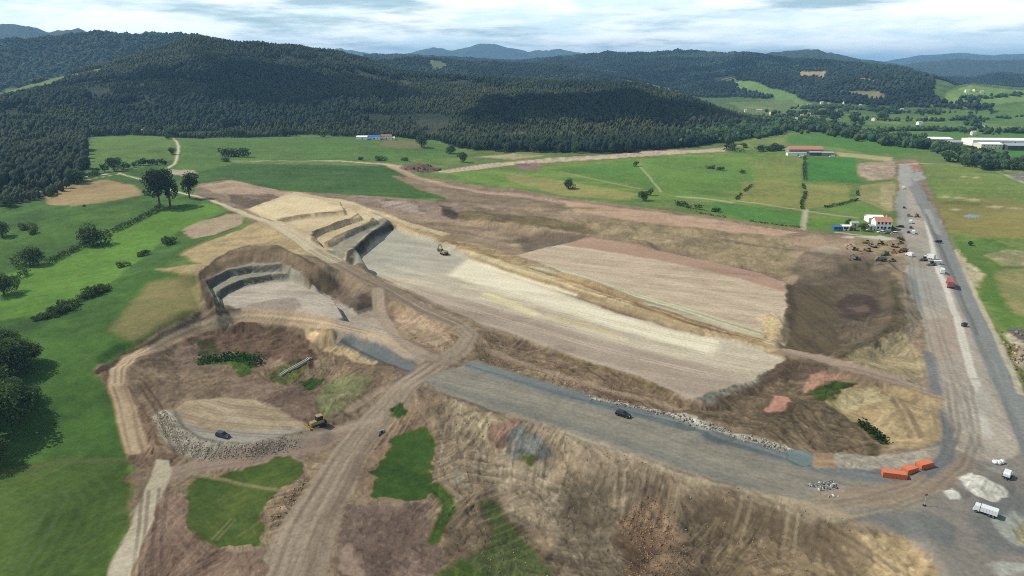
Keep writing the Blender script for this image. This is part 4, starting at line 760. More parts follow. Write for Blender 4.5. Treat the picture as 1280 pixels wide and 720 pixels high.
# ------------------------------------------------------------------ things: helpers
class MB:
    """collects solid shapes for one mesh"""
    def __init__(s): s.bm = bmesh.new()
    def hull(s, lo, hi):
        """solid between two four-cornered outlines (lists of xyz)"""
        a = [s.bm.verts.new(p) for p in lo]; b = [s.bm.verts.new(p) for p in hi]; n = len(a)
        s.bm.faces.new(a[::-1]); s.bm.faces.new(b)
        for i in range(n): s.bm.faces.new((a[i], a[(i + 1) % n], b[(i + 1) % n], b[i]))
        return s
    def box(s, x0, x1, y0, y1, z0, z1, tx=0., ty=0.):
        """box whose top may be drawn in by tx, ty"""
        return s.hull([(x0, y0, z0), (x1, y0, z0), (x1, y1, z0), (x0, y1, z0)], [(x0 + tx, y0 + ty, z1), (x1 - tx, y0 + ty, z1), (x1 - tx, y1 - ty, z1), (x0 + tx, y1 - ty, z1)])
    def profile(s, pts, x0, x1, taper=0.):
        """side outline (y, z) stretched across x; taper draws in what is high"""
        zs = [p[1] for p in pts]; z0, z1 = min(zs), max(zs)
        k = [taper * (p[1] - z0) / (z1 - z0) for p in pts]
        return s.hull([(x0 + t, p[0], p[1]) for p, t in zip(pts, k)], [(x1 - t, p[0], p[1]) for p, t in zip(pts, k)])
    def cyl(s, a, b, r, n=12, r2=None):
        a, b = Vector(a), Vector(b); d = (b - a).normalized(); u = d.orthogonal().normalized(); v = d.cross(u); r2 = r if r2 is None else r2
        P_ = lambda c, q: [c + (u * math.cos(2 * PI * i / n) + v * math.sin(2 * PI * i / n)) * q for i in range(n)]
        return s.hull(P_(a, r), P_(b, r2))
    def build(s, name, m, parent=None, bevel=0., smooth=False):
        bmesh.ops.recalc_face_normals(s.bm, faces=s.bm.faces)
        if bevel: bmesh.ops.bevel(s.bm, geom=[e for e in s.bm.edges if len(e.link_faces) == 2 and e.calc_face_angle() > .5], offset=bevel, segments=2, affect='EDGES', clamp_overlap=True)
        me = bpy.data.meshes.new(name); s.bm.to_mesh(me); s.bm.free()
        if smooth: me.polygons.foreach_set('use_smooth', [True] * len(me.polygons))
        return link(name, me, m, parent)
def empty(name, label=None, cat=None, group=None):
    o = link(name, None); o.empty_display_size = .5; return tag(o, label, cat, group)
def put_at(o, px, py, yaw=0., s=1., dz=0.):
    o.location = P3(px, py) + Vector((0, 0, dz)); o.rotation_euler = (0, 0, yaw); o.scale = (s, s, s); return o
def heading(a, b):
    p, q = P(*a), P(*b); return math.atan2(-(q[0] - p[0]), q[1] - p[1])
def dup(root, label=None, group=None, swap=None):
    r = root.copy(); COL.objects.link(r)
    if label: r['label'] = label
    if group: r['group'] = group
    for c in list(root.children):
        k = c.copy(); COL.objects.link(k); k.parent = r
        if swap and k.data.materials and k.data.materials[0] in swap:
            k.data = k.data.copy(); k.data.materials[0] = swap[k.data.materials[0]]
        for g in c.children: h = g.copy(); COL.objects.link(h); h.parent = k
    return r
def m_per_px(px, py):
    p = P3(px, py) - cam.location; return (p.y * CP - p.z * SP) / FPX
M = dict(dark=mat('black_rubber', (30,30,31), .8), steel=mat('bare_steel', (120,118,112), .5, .6), glass=mat('dark_glass', (22,28,32), .12, 0, .1, 3, .5),
 carblack=mat('black_car_paint', (24,27,28), .3, 0, .1, 3, .5), carblue=mat('dark_blue_car_paint', (38,50,62), .3, 0, .1, 3, .5), carwhite=mat('white_car_paint', (200,202,200), .35, 0, .06, 3, .5), cargrey=mat('grey_car_paint', (104,108,110), .35, 0, .1, 3, .5), carred=mat('red_car_paint', (150,48,40), .4, 0, .1),
 yellow=mat('worn_yellow_paint', (142,120,72), .7, 0, .25, 2), ochre=mat('dusty_ochre_paint', (128,104,68), .7, 0, .25, 2), orange=mat('orange_machine_paint', (140,104,72), .7, 0, .2, 2), dustgrey=mat('dusty_grey_paint', (118,114,100), .7, 0, .25, 2), green=mat('dull_green_paint', (84,98,84), .65, 0, .2, 2),
 contorange=mat('orange_container_paint', (188,104,68), .7, 0, .12, 1.5), contred=mat('faded_red_sheet', (150,82,74), .6, 0, .14, 1.5), blue=mat('blue_sheet', (44,92,164), .55, 0, .1), white=mat('white_render', (226,224,216), .8, 0, .06, 1), cream=mat('cream_render', (212,200,178), .85, 0, .08, 1),
 stone=mat('grey_stone_wall', (140,134,122), .9, 0, .2, 1.2), tile=mat('orange_roof_tile', (168,118,92), .85, 0, .22, 1.4), oldtile=mat('brown_roof_tile', (138,96,76), .85, 0, .25, 1.4), greyroof=mat('grey_sheet_roof', (150,152,150), .6, 0, .12, .6), whiteroof=mat('white_sheet_roof', (232,234,230), .5, 0, .06, .6), darkwall=mat('dark_wall_cladding', (66,66,62), .8, 0, .15, 1),
 concrete=mat('pale_concrete', (160,155,140), .9, 0, .14, 1.5), bark=mat('tree_bark', (74,62,50), .95, 0, .3, 2), wood=mat('weathered_wood', (120,98,72), .9, 0, .25, 3), bag=mat('white_woven_sack', (226,226,220), .8, 0, .08, 3), lamp=mat('clear_lamp_glass', (210,210,200), .2, 0, .05, 3, .5), redlamp=mat('red_lamp_glass', (150,20,16), .25, 0, .05, 3, .5))
# ------------------------------------------------------------------ vehicles
def wheel(root, x, y, r, w, name='wheel'):
    o = MB().cyl((x - w / 2, y, r), (x + w / 2, y, r), r, 16).build(name, M['dark'], root, .03)
    MB().cyl((x - w / 2 - .012, y, r), (x + w / 2 + .012, y, r), r * .58, 12).build('rim', M['steel'], o); return o
def car(name, label, cat, paint, group=None, L=4.5, W=1.82, Hh=1.5, van=False):
    o = empty(name, label, cat, group); h = L / 2; b = .62 * Hh
    low = [(-h, .28), (-h + .05, b), (-h * .2, b + .03), (h * .45, b), (h - .08, b - .16), (h, .42), (h - .05, .26)]
    MB().profile(low, -W / 2, W / 2, .05).build('body', paint, o, .05)
    cab = [(-h + .1, b), (-h + .28, Hh - .06), (-h + .6, Hh), (h * (.55 if van else .08), Hh), (h * (.8 if van else .48), b)]
    MB().profile(cab, -W / 2 + .06, W / 2 - .06, .2).build('window', M['glass'], o, .03)
    MB().profile([(-h + .22, Hh - .05), (-h + .55, Hh + .02), (h * (.52 if van else .06), Hh + .02), (h * (.58 if van else .14), Hh - .05)], -W / 2 + .2, W / 2 - .2, .04).build('roof', paint, o, .02)
    for sx in (-1, 1):
        for sy in (-1, 1): wheel(o, sx * (W / 2 - .1), sy * h * .62, .33, .22)
        MB().box(sx * W * .36 - .16, sx * W * .36 + .16, h - .1, h + .015, b - .34, b - .2).build('headlight', M['lamp'], o)
        MB().box(sx * W * .4 - .1, sx * W * .4 + .1, -h - .015, -h + .1, b - .3, b - .1).build('tail_light', M['redlamp'], o)
    return o
def van(name, label, cat, paint, group=None, L=5.4, W=2.0, Hh=2.4):
    o = empty(name, label, cat, group); h = L / 2
    MB().profile([(-h, .35), (-h, Hh - .1), (-h + .1, Hh), (h * .45, Hh), (h * .72, Hh * .58), (h - .06, Hh * .5), (h, .5), (h - .04, .32)], -W / 2, W / 2, .1).build('body', paint, o, .05)
    MB().hull([(-W * .4, h * .47, Hh - .12), (W * .4, h * .47, Hh - .12), (W * .43, h * .72, Hh * .6), (-W * .43, h * .72, Hh * .6)], [(-W * .4, h * .49, Hh - .08), (W * .4, h * .49, Hh - .08), (W * .43, h * .745, Hh * .62), (-W * .43, h * .745, Hh * .62)]).build('windscreen', M['glass'], o)
    for sx in (-1, 1):
        MB().box(sx * W * .455 - .03, sx * W * .455 + .055, h * .2, h * .58, Hh * .56, Hh * .78).build('window', M['glass'], o)
        for sy in (-1, 1): wheel(o, sx * (W / 2 - .1), sy * h * .62, .35, .24)
    return o
car_dark = car('car', 'black car driving on the wide grey gravel road', 'car', M['carblack']); put_at(car_dark, 779, 520, heading((760, 513), (800, 525)), 1.05)
car_blue = car('car', 'dark blue estate car on the pale floor of the round hollow', 'car', M['carblue'], L=4.6, Hh=1.55); put_at(car_blue, 279, 546, heading((268, 543), (292, 549)))
def truck(name, label, cat, cabp, boxp, L=6.2, W=2.2, Hb=2.5, group=None, tilt=0):
    o = empty(name, label, cat, group); h = L / 2
    MB().box(-.45, .45, -h, h - .3, .55, .8).build('chassis', M['dark'], o)
    MB().profile([(h - 1.7, .6), (h - 1.7, 2.2), (h - .4, 2.25), (h - .1, 1.4), (h, .6)], -W / 2 + .05, W / 2 - .05, .08).build('cab', cabp, o, .05)
    MB().hull([(-W * .4, h - .36, 2.1), (W * .4, h - .36, 2.1), (W * .42, h - .1, 1.45), (-W * .42, h - .1, 1.45)], [(-W * .4, h - .33, 2.12), (W * .4, h - .33, 2.12), (W * .42, h - .06, 1.47), (-W * .42, h - .06, 1.47)]).build('windscreen', M['glass'], o)
    bx = MB().box(-W / 2, W / 2, -h, h - 1.85, .85, Hb).build('cargo_box', boxp, o, .04)
    for q in range(1, 6):
        y = -h + (L - 1.9) * q / 6
        MB().box(-W / 2 - .03, W / 2 + .03, y - .04, y + .04, .9, Hb + .02).build('rib', boxp, bx)
    for y in (h - 1.0, -h + .9, -h + 1.9):
        for sx in (-1, 1): wheel(o, sx * (W / 2 - .15), y, .45, .3)
    return o
put_at(truck('truck', 'white box truck parked on the grey junction in the lower right corner', 'truck', M['carwhite'], M['carwhite'], 6.0, 2.3, 2.3), 1231, 642, heading((1220, 633), (1241, 640)) + PI, .82)
put_at(truck('truck', 'red lorry parked along the right edge of the site lane beside the paved road', 'truck', M['carwhite'], M['contred'], 10.5, 2.7, 3.1), 1187, 357, heading((1194, 385), (1180, 337)))
put_at(van('van', 'white van standing just beyond the red lorry', 'van', M['carwhite']), 1177.5, 341, heading((1194, 385), (1180, 337)))
# orange containers
def container(label, L=6.0, W=2.4, Hh=2.0):
    o = empty('container', label, 'container', 'orange containers at the bend'); b = MB(); b.box(-W / 2 + .04, W / 2 - .04, -L / 2 + .04, L / 2 - .04, .12, Hh - .03)
    for q in range(int(L / .3) - 1):
        y = -L / 2 + .3 + q * .3
        for sx in (-1, 1): b.box(sx * (W / 2 - .02) - .03, sx * (W / 2 - .02) + .03, y - .07, y + .07, .2, Hh - .12)
    b.build('body', M['contorange'], o)
    f = MB()
    for sx in (-1, 1):
        for sy in (-1, 1): f.box(sx * (W / 2 - .05) - .06, sx * (W / 2 - .05) + .06, sy * (L / 2 - .05) - .06, sy * (L / 2 - .05) + .06, 0, Hh + .01)
        f.box(sx * (W / 2 - .05) - .055, sx * (W / 2 - .05) + .055, -L / 2 + .12, L / 2 - .12, Hh - .12, Hh + .005); f.box(sx * (W / 2 - .05) - .055, sx * (W / 2 - .05) + .055, -L / 2 + .12, L / 2 - .12, .02, .16)
    f.build('frame', M['contorange'], o)
    MB().box(-W / 2 + .12, W / 2 - .12, -L / 2 + .12, L / 2 - .12, Hh - .028, Hh - .002).build('roof', M['contorange'], o)
    for sx in (-1, 1):
        d = MB().box(min(.02 * sx, sx * (W / 2 - .14)), max(.02 * sx, sx * (W / 2 - .14)), L / 2 - .05, L / 2 + .015, .2, Hh - .15).build('door', M['contorange'], o)
        MB().cyl((sx * .3, L / 2 + .04, .2), (sx * .3, L / 2 + .04, Hh - .15), .025, 8).build('lock_bar', M['steel'], d)
    return o
put_at(container('orange container farthest left of the three at the bend, lying along the kerb', 5.6, 2.1, 1.5), 1117, 596, heading((1101, 592), (1134, 596)))
put_at(container('short orange container in the middle of the three at the bend', 3.6, 2.0, 1.4), 1136.5, 590, heading((1126, 590), (1146, 583)))
put_at(container('orange container farthest right of the three at the bend', 4.3, 2.0, 1.4), 1155, 583.5, heading((1142, 584), (1164, 577)))
# building machines
def tracks(o, L, W, w=.5, h=.85):
    for sx in (-1, 1):
        x = sx * (W / 2 - w / 2)
        MB().profile([(-L / 2, h * .45), (-L / 2 + h * .3, h), (L / 2 - h * .3, h), (L / 2, h * .45), (L / 2 - h * .35, 0), (-L / 2 + h * .35, 0)], x - w / 2, x + w / 2).build('track', M['dark'], o, .04)
def excavator(label, paint, group=None, L=4.4, reach=1.):
    o = empty('excavator', label, 'excavator', group); tracks(o, L, 3.0)
    MB().cyl((0, 0, .8), (0, 0, 1.1), .7, 14).build('turntable', M['dark'], o)
    MB().profile([(-2.6, 1.1), (-2.7, 2.0), (-1.2, 2.35), (1.4, 2.1), (1.6, 1.1)], -1.35, 1.35, .1).build('body', paint, o, .06)
    MB().profile([(.1, 1.4), (.0, 3.0), (1.3, 3.0), (1.75, 2.1), (1.7, 1.4)], -1.33, -.35, .06).build('cab', M['glass'], o, .04)
    MB().box(-1.3, -.4, .05, 1.25, 3.01, 3.1).build('cab_roof', paint, o)
    k = reach
    MB().profile([(1.2, 1.7), (1.1, 2.2), (3.4 * k, 4.9), (3.9 * k, 4.9), (6.0 * k, 3.4), (5.8 * k, 3.0), (3.7 * k, 4.3)], -.2, .25).build('boom', paint, o)
    st = MB().profile([(5.5 * k, 3.8), (6.1 * k, 3.9), (6.5 * k, 1.4), (6.2 * k, 1.3)], -.14, .19).build('stick', paint, o)
    MB().profile([(6.6 * k, 1.6), (6.0 * k, 1.5), (5.3 * k, .8), (5.6 * k, .35), (6.3 * k, .3)], -.6, .65).build('bucket', M['steel'], o)
    return o
def dumper(label, paint, group=None):
    o = empty('dump_truck', label, 'dump truck', group)
    MB().box(-.55, .55, -3.9, 3.6, .9, 1.25).build('chassis', M['dark'], o)
    MB().profile([(1.5, 1.2), (1.5, 2.1), (1.75, 3.1), (2.9, 3.1), (3.3, 2.1), (4.2, 1.9), (4.3, 1.0), (4.0, .9)], -1.25, 1.25, .12).build('cab', paint, o, .05)
    MB().box(-1.15, 1.15, 1.72, 2.95, 2.2, 2.9).build('window', M['glass'], o).scale = (1.02, 1.02, 1)
    b = MB(); b.profile([(-4.3, 2.6), (-4.1, 2.9), (1.2, 2.95), (1.2, 1.4), (-2.0, 1.4)], -1.4, -1.25); b.profile([(-4.3, 2.6), (-4.1, 2.9), (1.2, 2.95), (1.2, 1.4), (-2.0, 1.4)], 1.25, 1.4)
    b.hull([(-1.25, -4.25, 2.45), (1.25, -4.25, 2.45), (1.25, -2, 1.4), (-1.25, -2, 1.4)], [(-1.25, -4.25, 2.6), (1.25, -4.25, 2.6), (1.25, -2, 1.55), (-1.25, -2, 1.55)]); b.box(-1.25, 1.25, -1.99, 1.2, 1.4, 1.55); b.box(-1.25, 1.25, 1.05, 1.2, 1.56, 3.1)
    b.build('dump_bed', paint, o)
    for y in (-3.0, -1.4, 2.8):
        for sx in (-1, 1): wheel(o, sx * 1.15, y, .78, .6)
    return o
def dozer(label, paint, group=None):
    o = empty('bulldozer', label, 'bulldozer', group); tracks(o, 4.2, 2.8, .55, 1.0)
    MB().profile([(-1.6, .8), (-1.6, 1.9), (.4, 1.9), (2.0, 1.75), (2.1, .8)], -.8, .8, .06).build('body', paint, o, .06)
    MB().profile([(-1.5, 1.9), (-1.4, 3.0), (.1, 3.0), (.4, 1.9)], -.75, .75, .1).build('cab', M['glass'], o, .03)
    MB().box(-.85, .85, -1.55, .25, 3.02, 3.14).build('cab_roof', paint, o, .03)
    MB().cyl((.5, 1.2, 1.8), (.5, 1.2, 2.8), .08, 8).build('exhaust_pipe', M['dark'], o)
    MB().profile([(2.9, .1), (2.75, .8), (2.95, 1.5), (3.1, 1.5), (2.95, .8), (3.1, .1)], -1.8, 1.8).build('blade', paint, o)
    for sx in (-1, 1): MB().hull([(sx * 1.5 - .1, .2, .5), (sx * 1.5 + .1, .2, .5), (sx * 1.5 + .1, .2, .75), (sx * 1.5 - .1, .2, .75)], [(sx * 1.5 - .1, 2.8, .5), (sx * 1.5 + .1, 2.8, .5), (sx * 1.5 + .1, 2.8, .75), (sx * 1.5 - .1, 2.8, .75)]).build('push_arm', paint, o)
    MB().profile([(-2.6, .2), (-2.4, 1.3), (-1.6, 1.3), (-1.6, 1.0), (-2.3, 1.0), (-2.4, .2)], -.5, .5).build('ripper', M['dark'], o)
    return o
def roller(label, paint, group=None):
    o = empty('road_roller', label, 'road roller', group)
    MB().cyl((-1.0, 1.9, .75), (1.0, 1.9, .75), .75, 20).build('drum', M['steel'], o)
    MB().profile([(-2.4, .7), (-2.4, 1.6), (-.3, 1.7), (.4, 1.2), (2.7, 1.1), (2.7, .75), (.4, .7)], -.9, .9, .05).build('body', paint, o, .05)
    MB().profile([(-.9, 1.65), (-.8, 2.8), (.4, 2.8), (.6, 1.2)], -.75, .75, .06).build('cab', M['glass'], o); MB().box(-.8, .8, -.95, .5, 2.81, 2.92).build('cab_roof', paint, o)
    for sx in (-1, 1): wheel(o, sx * .95, -1.6, .72, .5)
    return o
ex = excavator('ochre excavator with its arm stretched out on the grey upper part of the big platform', M['yellow'], reach=1.15); put_at(ex, 555, 318, heading((555, 318), (541, 311)), 1.05)
dz = dozer('yellow bulldozer working at the right edge of the round hollow', M['yellow']); put_at(dz, 397, 533, heading((405, 530), (385, 534)), 1.15)
PK = 'building machines parked by the house'
park = [(excavator, 'ochre', 1069, 313, 1.2, 'small ochre excavator on the left side of the machine park'), (excavator, 'dustgrey', 1071, 325, 1.8, 'big dusty excavator at the front left corner of the machine park'),
 (dozer, 'ochre', 1085, 314, .4, 'ochre bulldozer in the middle left of the machine park'), (dumper, 'dustgrey', 1101, 326, 1.5, 'grey dump truck in the front row of the machine park'),
 (dumper, 'green', 1106, 319, 2.2, 'dull green dump truck in the middle of the machine park'), (roller, 'orange', 1115, 327, 1.3, 'orange road roller in the front row of the machine park'),
 (dozer, 'orange', 1117, 316, 2.6, 'orange bulldozer on the right side of the machine park'), (excavator, 'orange', 1118, 309, .7, 'orange excavator standing behind the orange bulldozer'),
 (dumper, 'ochre', 1128, 315, 1.7, 'ochre dump truck at the far right of the machine park'), (excavator, 'yellow', 1101, 305, 2.3, 'yellow excavator in the back row of the machine park'),
 (dozer, 'yellow', 1083, 304, 1.1, 'yellow bulldozer in the back row of the machine park'), (roller, 'yellow', 1125, 305, 1.6, 'yellow road roller at the back right of the machine park'), (excavator, 'dustgrey', 1092, 309, .2, 'dusty grey excavator among the yellow machines of the park')]
for f, p, x, y, a, lab in park: put_at(f(lab, M[p], PK), x, y, a, .72)
put_at(excavator('small dark excavator beside the row of parked cars', M['dustgrey'], None), 1146, 271, 2.4, .7)
lane = heading((1140, 295), (1134, 262))
VG = 'vehicles parked in the lane by the house'
for fn, p, x, y, lab in [(van, 'cargrey', 1135.5, 270, 'pale grey van at the far end of the parked row in the lane'), (van, 'carwhite', 1138, 279, 'white van in the middle of the parked row in the lane'),
  (car, 'carblue', 1138.5, 285, 'dark blue car between the two white vans in the lane'), (van, 'carwhite', 1141.5, 292, 'white van at the near end of the parked row in the lane'), (car, 'carblack', 1135.5, 291, 'black car left of the nearest white van in the lane'),
  (car, 'carblack', 1130, 260, 'small dark car standing alone in the lane above the parked row'), (van, 'carwhite', 1129, 236, 'white van far up the lane near its bend')]:
    put_at(fn('van' if fn is van else 'car', lab, 'van' if fn is van else 'car', M[p], VG), x, y, lane, .9)
for k, (x, y, p) in enumerate([(1101, 291, 'carwhite'), (1109, 292, 'cargrey'), (1117, 292.5, 'carwhite')]):
    put_at(car('car', ['white car in front of the left corner of the white house', 'grey car between two white cars in front of the house', 'white car in front of the right corner of the white house'][k], 'car', M[p], 'cars in front of the white house'), x, y, PI / 2)
put_at(car('car', 'dark car beside the right wall of the white house', 'car', M['carblack']), 1125, 284, .8)
WG = 'vehicles on the broad lane beyond the red lorry'
put_at(van('pickup', 'white pickup truck lying across the lane beyond the red lorry', 'pickup', M['carwhite'], WG, 5.6, 2.0, 1.9), 1170, 330, 1.5)
put_at(van('van', 'white van on the pale strip left of the pickup', 'van', M['carwhite'], WG), 1162, 323, .5)
put_at(dozer('dark dusty bulldozer on the lane left of the white van', M['dustgrey'], WG), 1154, 326, 1.4, .8)
put_at(roller('dusty roller standing in front of the white pickup', M['dustgrey'], WG), 1164, 332, 1.6, .9)
put_at(van('van', 'white van in front of the machine park', 'van', M['carwhite'], WG), 1137, 320, .2, .9)
put_at(car('car', 'dark car crossing the edge of the paved road', 'car', M['carblack']), 1172, 303, 1.5)
# small gear at the junction
def gear_trailer():
    o = empty('trailer', 'small white equipment trailer by the pale gravel heap', 'trailer'); MB().box(-.9, .9, -1.4, 1.4, .55, .7).build('chassis', M['dark'], o)
    MB().profile([(-1.3, .72), (-1.35, 1.9), (.7, 2.0), (1.2, 1.5), (1.2, .72)], -.85, .85, .08).build('hood', M['carwhite'], o, .06); MB().cyl((0, 1.4, .6), (0, 2.6, .6), .06, 8).build('drawbar', M['steel'], o)
    MB().box(-.95, .95, -2.3, -1.5, .3, .9, .1, .1).build('toolbox', M['bag'], o)
    for sx in (-1, 1): wheel(o, sx * .95, -.2, .38, .22)
    return o
put_at(gear_trailer(), 1258, 597, 2.4, .95)
for k, (x, y) in enumerate([(1243.5, 579.5), (1248, 580), (1252, 579)]):
    o = empty('bulk_bag', 'white bulk bag in the row above the pale gravel heap', 'sack', 'white bulk bags on the junction')
    MB().box(-.5, .5, -.5, .5, 0, .8, .06, .06).build('sack', M['bag'], o, .12, True)
    for sx in (-1, 1): MB().cyl((sx * .38, -.38, .75), (sx * .3, 0, 1.0), .04, 6).cyl((sx * .3, 0, 1.0), (sx * .38, .38, .75), .04, 6).build('lifting_loop', M['bag'], o)
    put_at(o, x, y, .3 * k, 1.15)
def post():
    o = empty('marker_post', 'thin pale marker post on the gravel junction', 'post'); MB().cyl((0, 0, .1), (0, 0, 3.2), .07, 8).build('pole', M['concrete'], o); MB().cyl((0, 0, 0), (0, 0, .22), .45, 12, .3).build('base', M['dark'], o); MB().box(-.35, .35, -.02, .02, 2.6, 3.2).build('sign_panel', M['carred'], o); return o
put_at(post(), 1155.5, 632, .3)
o = empty('site_box', 'small dark storage box beside the long white strip', 'box'); MB().box(-1, 1, -.6, .6, .1, 1.3).build('body', M['darkwall'], o, .04); MB().box(-1.05, 1.05, -.65, .65, 1.3, 1.42).build('lid', M['dark'], o); MB().box(-.9, .9, -.5, .5, 0, .1).build('base', M['dark'], o); put_at(o, 1205, 408, .3)
# concrete channel down the side of the hollow, culvert by the dirt track
def strip(name, a, b, w, h, m, label, cat, n=14):
    p, q = P3(*a), P3(*b); bm = bmesh.new(); rows = []
    d = (q - p).to_2d().normalized(); s = Vector((d.y, -d.x))
    for k in range(n + 1):
        c = p.lerp(q, k / n); z = max(c.z + .1, float(grid_h(np.array([c.x]), np.array([c.y]))[0]) + .05)
        row = []
        for off, up in [(-w / 2, -.4), (-w / 2, h), (-w / 2 + .25, h), (-w / 2 + .3, h - .3), (w / 2 - .3, h - .3), (w / 2 - .25, h), (w / 2, h), (w / 2, -.4)]:
            row.append(bm.verts.new((c.x + s.x * off - p.x, c.y + s.y * off - p.y, z + up - p.z)))
        rows.append(row)
    for r0, r1 in zip(rows, rows[1:]):
        for j in range(7): bm.faces.new((r0[j], r0[j + 1], r1[j + 1], r1[j]))
    bm.faces.new(rows[0]); bm.faces.new(rows[-1][::-1]); bmesh.ops.recalc_face_normals(bm, faces=bm.faces)
    me = bpy.data.meshes.new(name); bm.to_mesh(me); bm.free(); o = link(name, me, m); o.location = p; return tag(o, label, cat)
strip('concrete_channel', (350, 470), (389, 448), 1.2, .5, M['concrete'], 'straight pale concrete channel down the green side of the hollow', 'channel')
o = empty('culvert', 'grey concrete culvert head at the edge of the dirt track', 'culvert')
MB().box(-1.6, 1.6, -.2, .2, -.5, 1.6).build('head_wall', M['concrete'], o); MB().cyl((0, -.5, .6), (0, .35, .6), .55, 18).build('pipe', M['dark'], o)
for sx in (-1, 1): MB().hull([(sx * 1.6, -.2, -.5), (sx * 1.8, -.2, -.5), (sx * 2.6, -1.8, -.5), (sx * 2.4, -1.8, -.5)], [(sx * 1.6, -.2, 1.5), (sx * 1.8, -.2, 1.5), (sx * 2.6, -1.8, .3), (sx * 2.4, -1.8, .3)]).build('wing_wall', M['concrete'], o)
put_at(o, 477, 541, .6, .6)
# ------------------------------------------------------------------ buildings
def gable(name, label, cat, px, py, wpx, depth, eave, rise, wallm, roofm, yaw=0., group=None, win=0, chimney=False, over=.5, door=True):
    """gabled building, its long side wpx wide in the photograph, standing on the ground seen at px, py"""
    s = m_per_px(px, py); L = wpx * s / 2; D = depth / 2; o = empty(name, label, cat, group)
    MB().hull([(-L, -D, -1.2), (L, -D, -1.2), (L, D, -1.2), (-L, D, -1.2)], [(-L, -D, eave), (L, -D, eave), (L, D, eave), (-L, D, eave)]).profile([(-D, eave), (0, eave + rise), (D, eave)], -L, L).build('wall', wallm, o)
    t = .22; k = rise / D; e = D + over; g = L + over * .7
    r = MB()
    for sy in (-1, 1): r.hull([(-g, sy * e, eave - over * k + .03), (g, sy * e, eave - over * k + .03), (g, 0, eave + rise + .03), (-g, 0, eave + rise + .03)], [(-g, sy * e, eave - over * k + t), (g, sy * e, eave - over * k + t), (g, 0, eave + rise + t), (-g, 0, eave + rise + t)])
    ro = r.build('roof', roofm, o)
    if chimney: MB().box(L * .4, L * .4 + .7, -.35, .35, eave + rise * .6, eave + rise + .9).build('chimney', wallm, ro)
    for f in range(2 if eave > 5 else 1):
        for q in range(win):
            x = -L + 2 * L * (q + .7) / (win + .4); z = 1.0 + f * 2.8
            w_ = MB().box(x - .55, x + .55, -D - .03, -D + .02, z, z + 1.3).build('window', M['glass'], o)
            MB().box(x - .7, x + .7, -D - .07, -D - .031, z - .1, z - .005).build('sill', M['concrete'], w_)
    if door: MB().box(L * .1 - .55, L * .1 + .55, -D - .025, -D + .02, 0, 2.1).build('door', M['wood'], o)
    return put_at(o, px, py, yaw)
gable('house', 'white house with an orange tiled roof beside the site lane', 'house', 1101, 286, 19, 8.5, 5.4, 2.2, M['white'], M['tile'], -.12, None, 4, True)
gable('shed', 'long shed with a bright white sheet roof behind the white house', 'shed', 1092, 277, 18, 9, 3.2, 1.2, M['white'], M['whiteroof'], -.12)
gable('shed', 'small grey roofed shed left of the white house', 'shed', 1067, 283, 8, 4, 2.6, .8, M['cream'], M['greyroof'], -.1)
gable('shed', 'dark little lean shed beside the small grey roofed one', 'shed', 1066, 288, 6, 3, 2.0, .5, M['darkwall'], M['darkwall'], -.4)
gable('garage', 'low pale garage against the left wall of the white house', 'garage', 1087, 287, 8, 4, 2.6, .6, M['cream'], M['greyroof'], -.12)
gable('site_cabin', 'blue site cabin with a flat ridged roof at the field edge', 'cabin', 1046, 287.5, 9.5, 3.2, 2.3, .3, M['blue'], M['blue'], -.05, None, 2)
gable('site_cabin', 'white site cabin standing against the blue one', 'cabin', 1056, 287.5, 8, 3.6, 2.8, .5, M['white'], M['whiteroof'], -.05, None, 2)
gable('farm_barn', 'long farm barn with an orange tiled roof and a grey front beyond the fields', 'barn', 1005, 191, 42, 14, 4.6, 3.0, M['stone'], M['tile'], -.03, None, 8)
gable('farm_shed', 'low grey shed along the front of the long farm barn', 'shed', 995, 194.5, 23, 7, 3, .8, M['white'], M['greyroof'], -.03, None, 0)
gable('farm_shed', 'dark open shed in front of the right half of the long barn', 'shed', 1018, 194, 14, 7, 3.4, .8, M['darkwall'], M['greyroof'], -.03, None, 0)
gable('farm_shed', 'grey shed at the right end of the long farm barn', 'shed', 1033, 194, 15, 8, 3, .9, M['stone'], M['greyroof'], -.1, None, 0)
put_at(van('van', 'white van parked in front of the long farm barn', 'van', M['carwhite']), 1002, 197, 1.4); put_at(van('van', 'white van right of the farm sheds at the field corner', 'van', M['carwhite']), 1040, 196.5, 1.5)
gable('farm_barn', 'barn with a blue sheet roof at the foot of the wooded hill', 'barn', 468, 174, 15, 12, 4, 1.4, M['white'], M['blue'], .05, None, 3)
gable('farm_shed', 'white shed at the left end of the blue roofed barn', 'shed', 453, 174, 13, 10, 3.4, 1.2, M['white'], M['whiteroof'], .05)
gable('house', 'brown roofed farmhouse right of the blue roofed barn', 'house', 483, 174, 13, 9, 4.4, 2, M['white'], M['oldtile'], .05, None, 3, True)
gable('farm_shed', 'small white shed at the right end of the farm below the wooded hill', 'shed', 491, 174.5, 5, 6, 3, .8, M['white'], M['whiteroof'], .05)
gable('hut', 'small stone hut with a grey roof in the meadow below the forest', 'hut', 174, 166, 15, 8, 3, 2, M['stone'], M['greyroof'], .2)
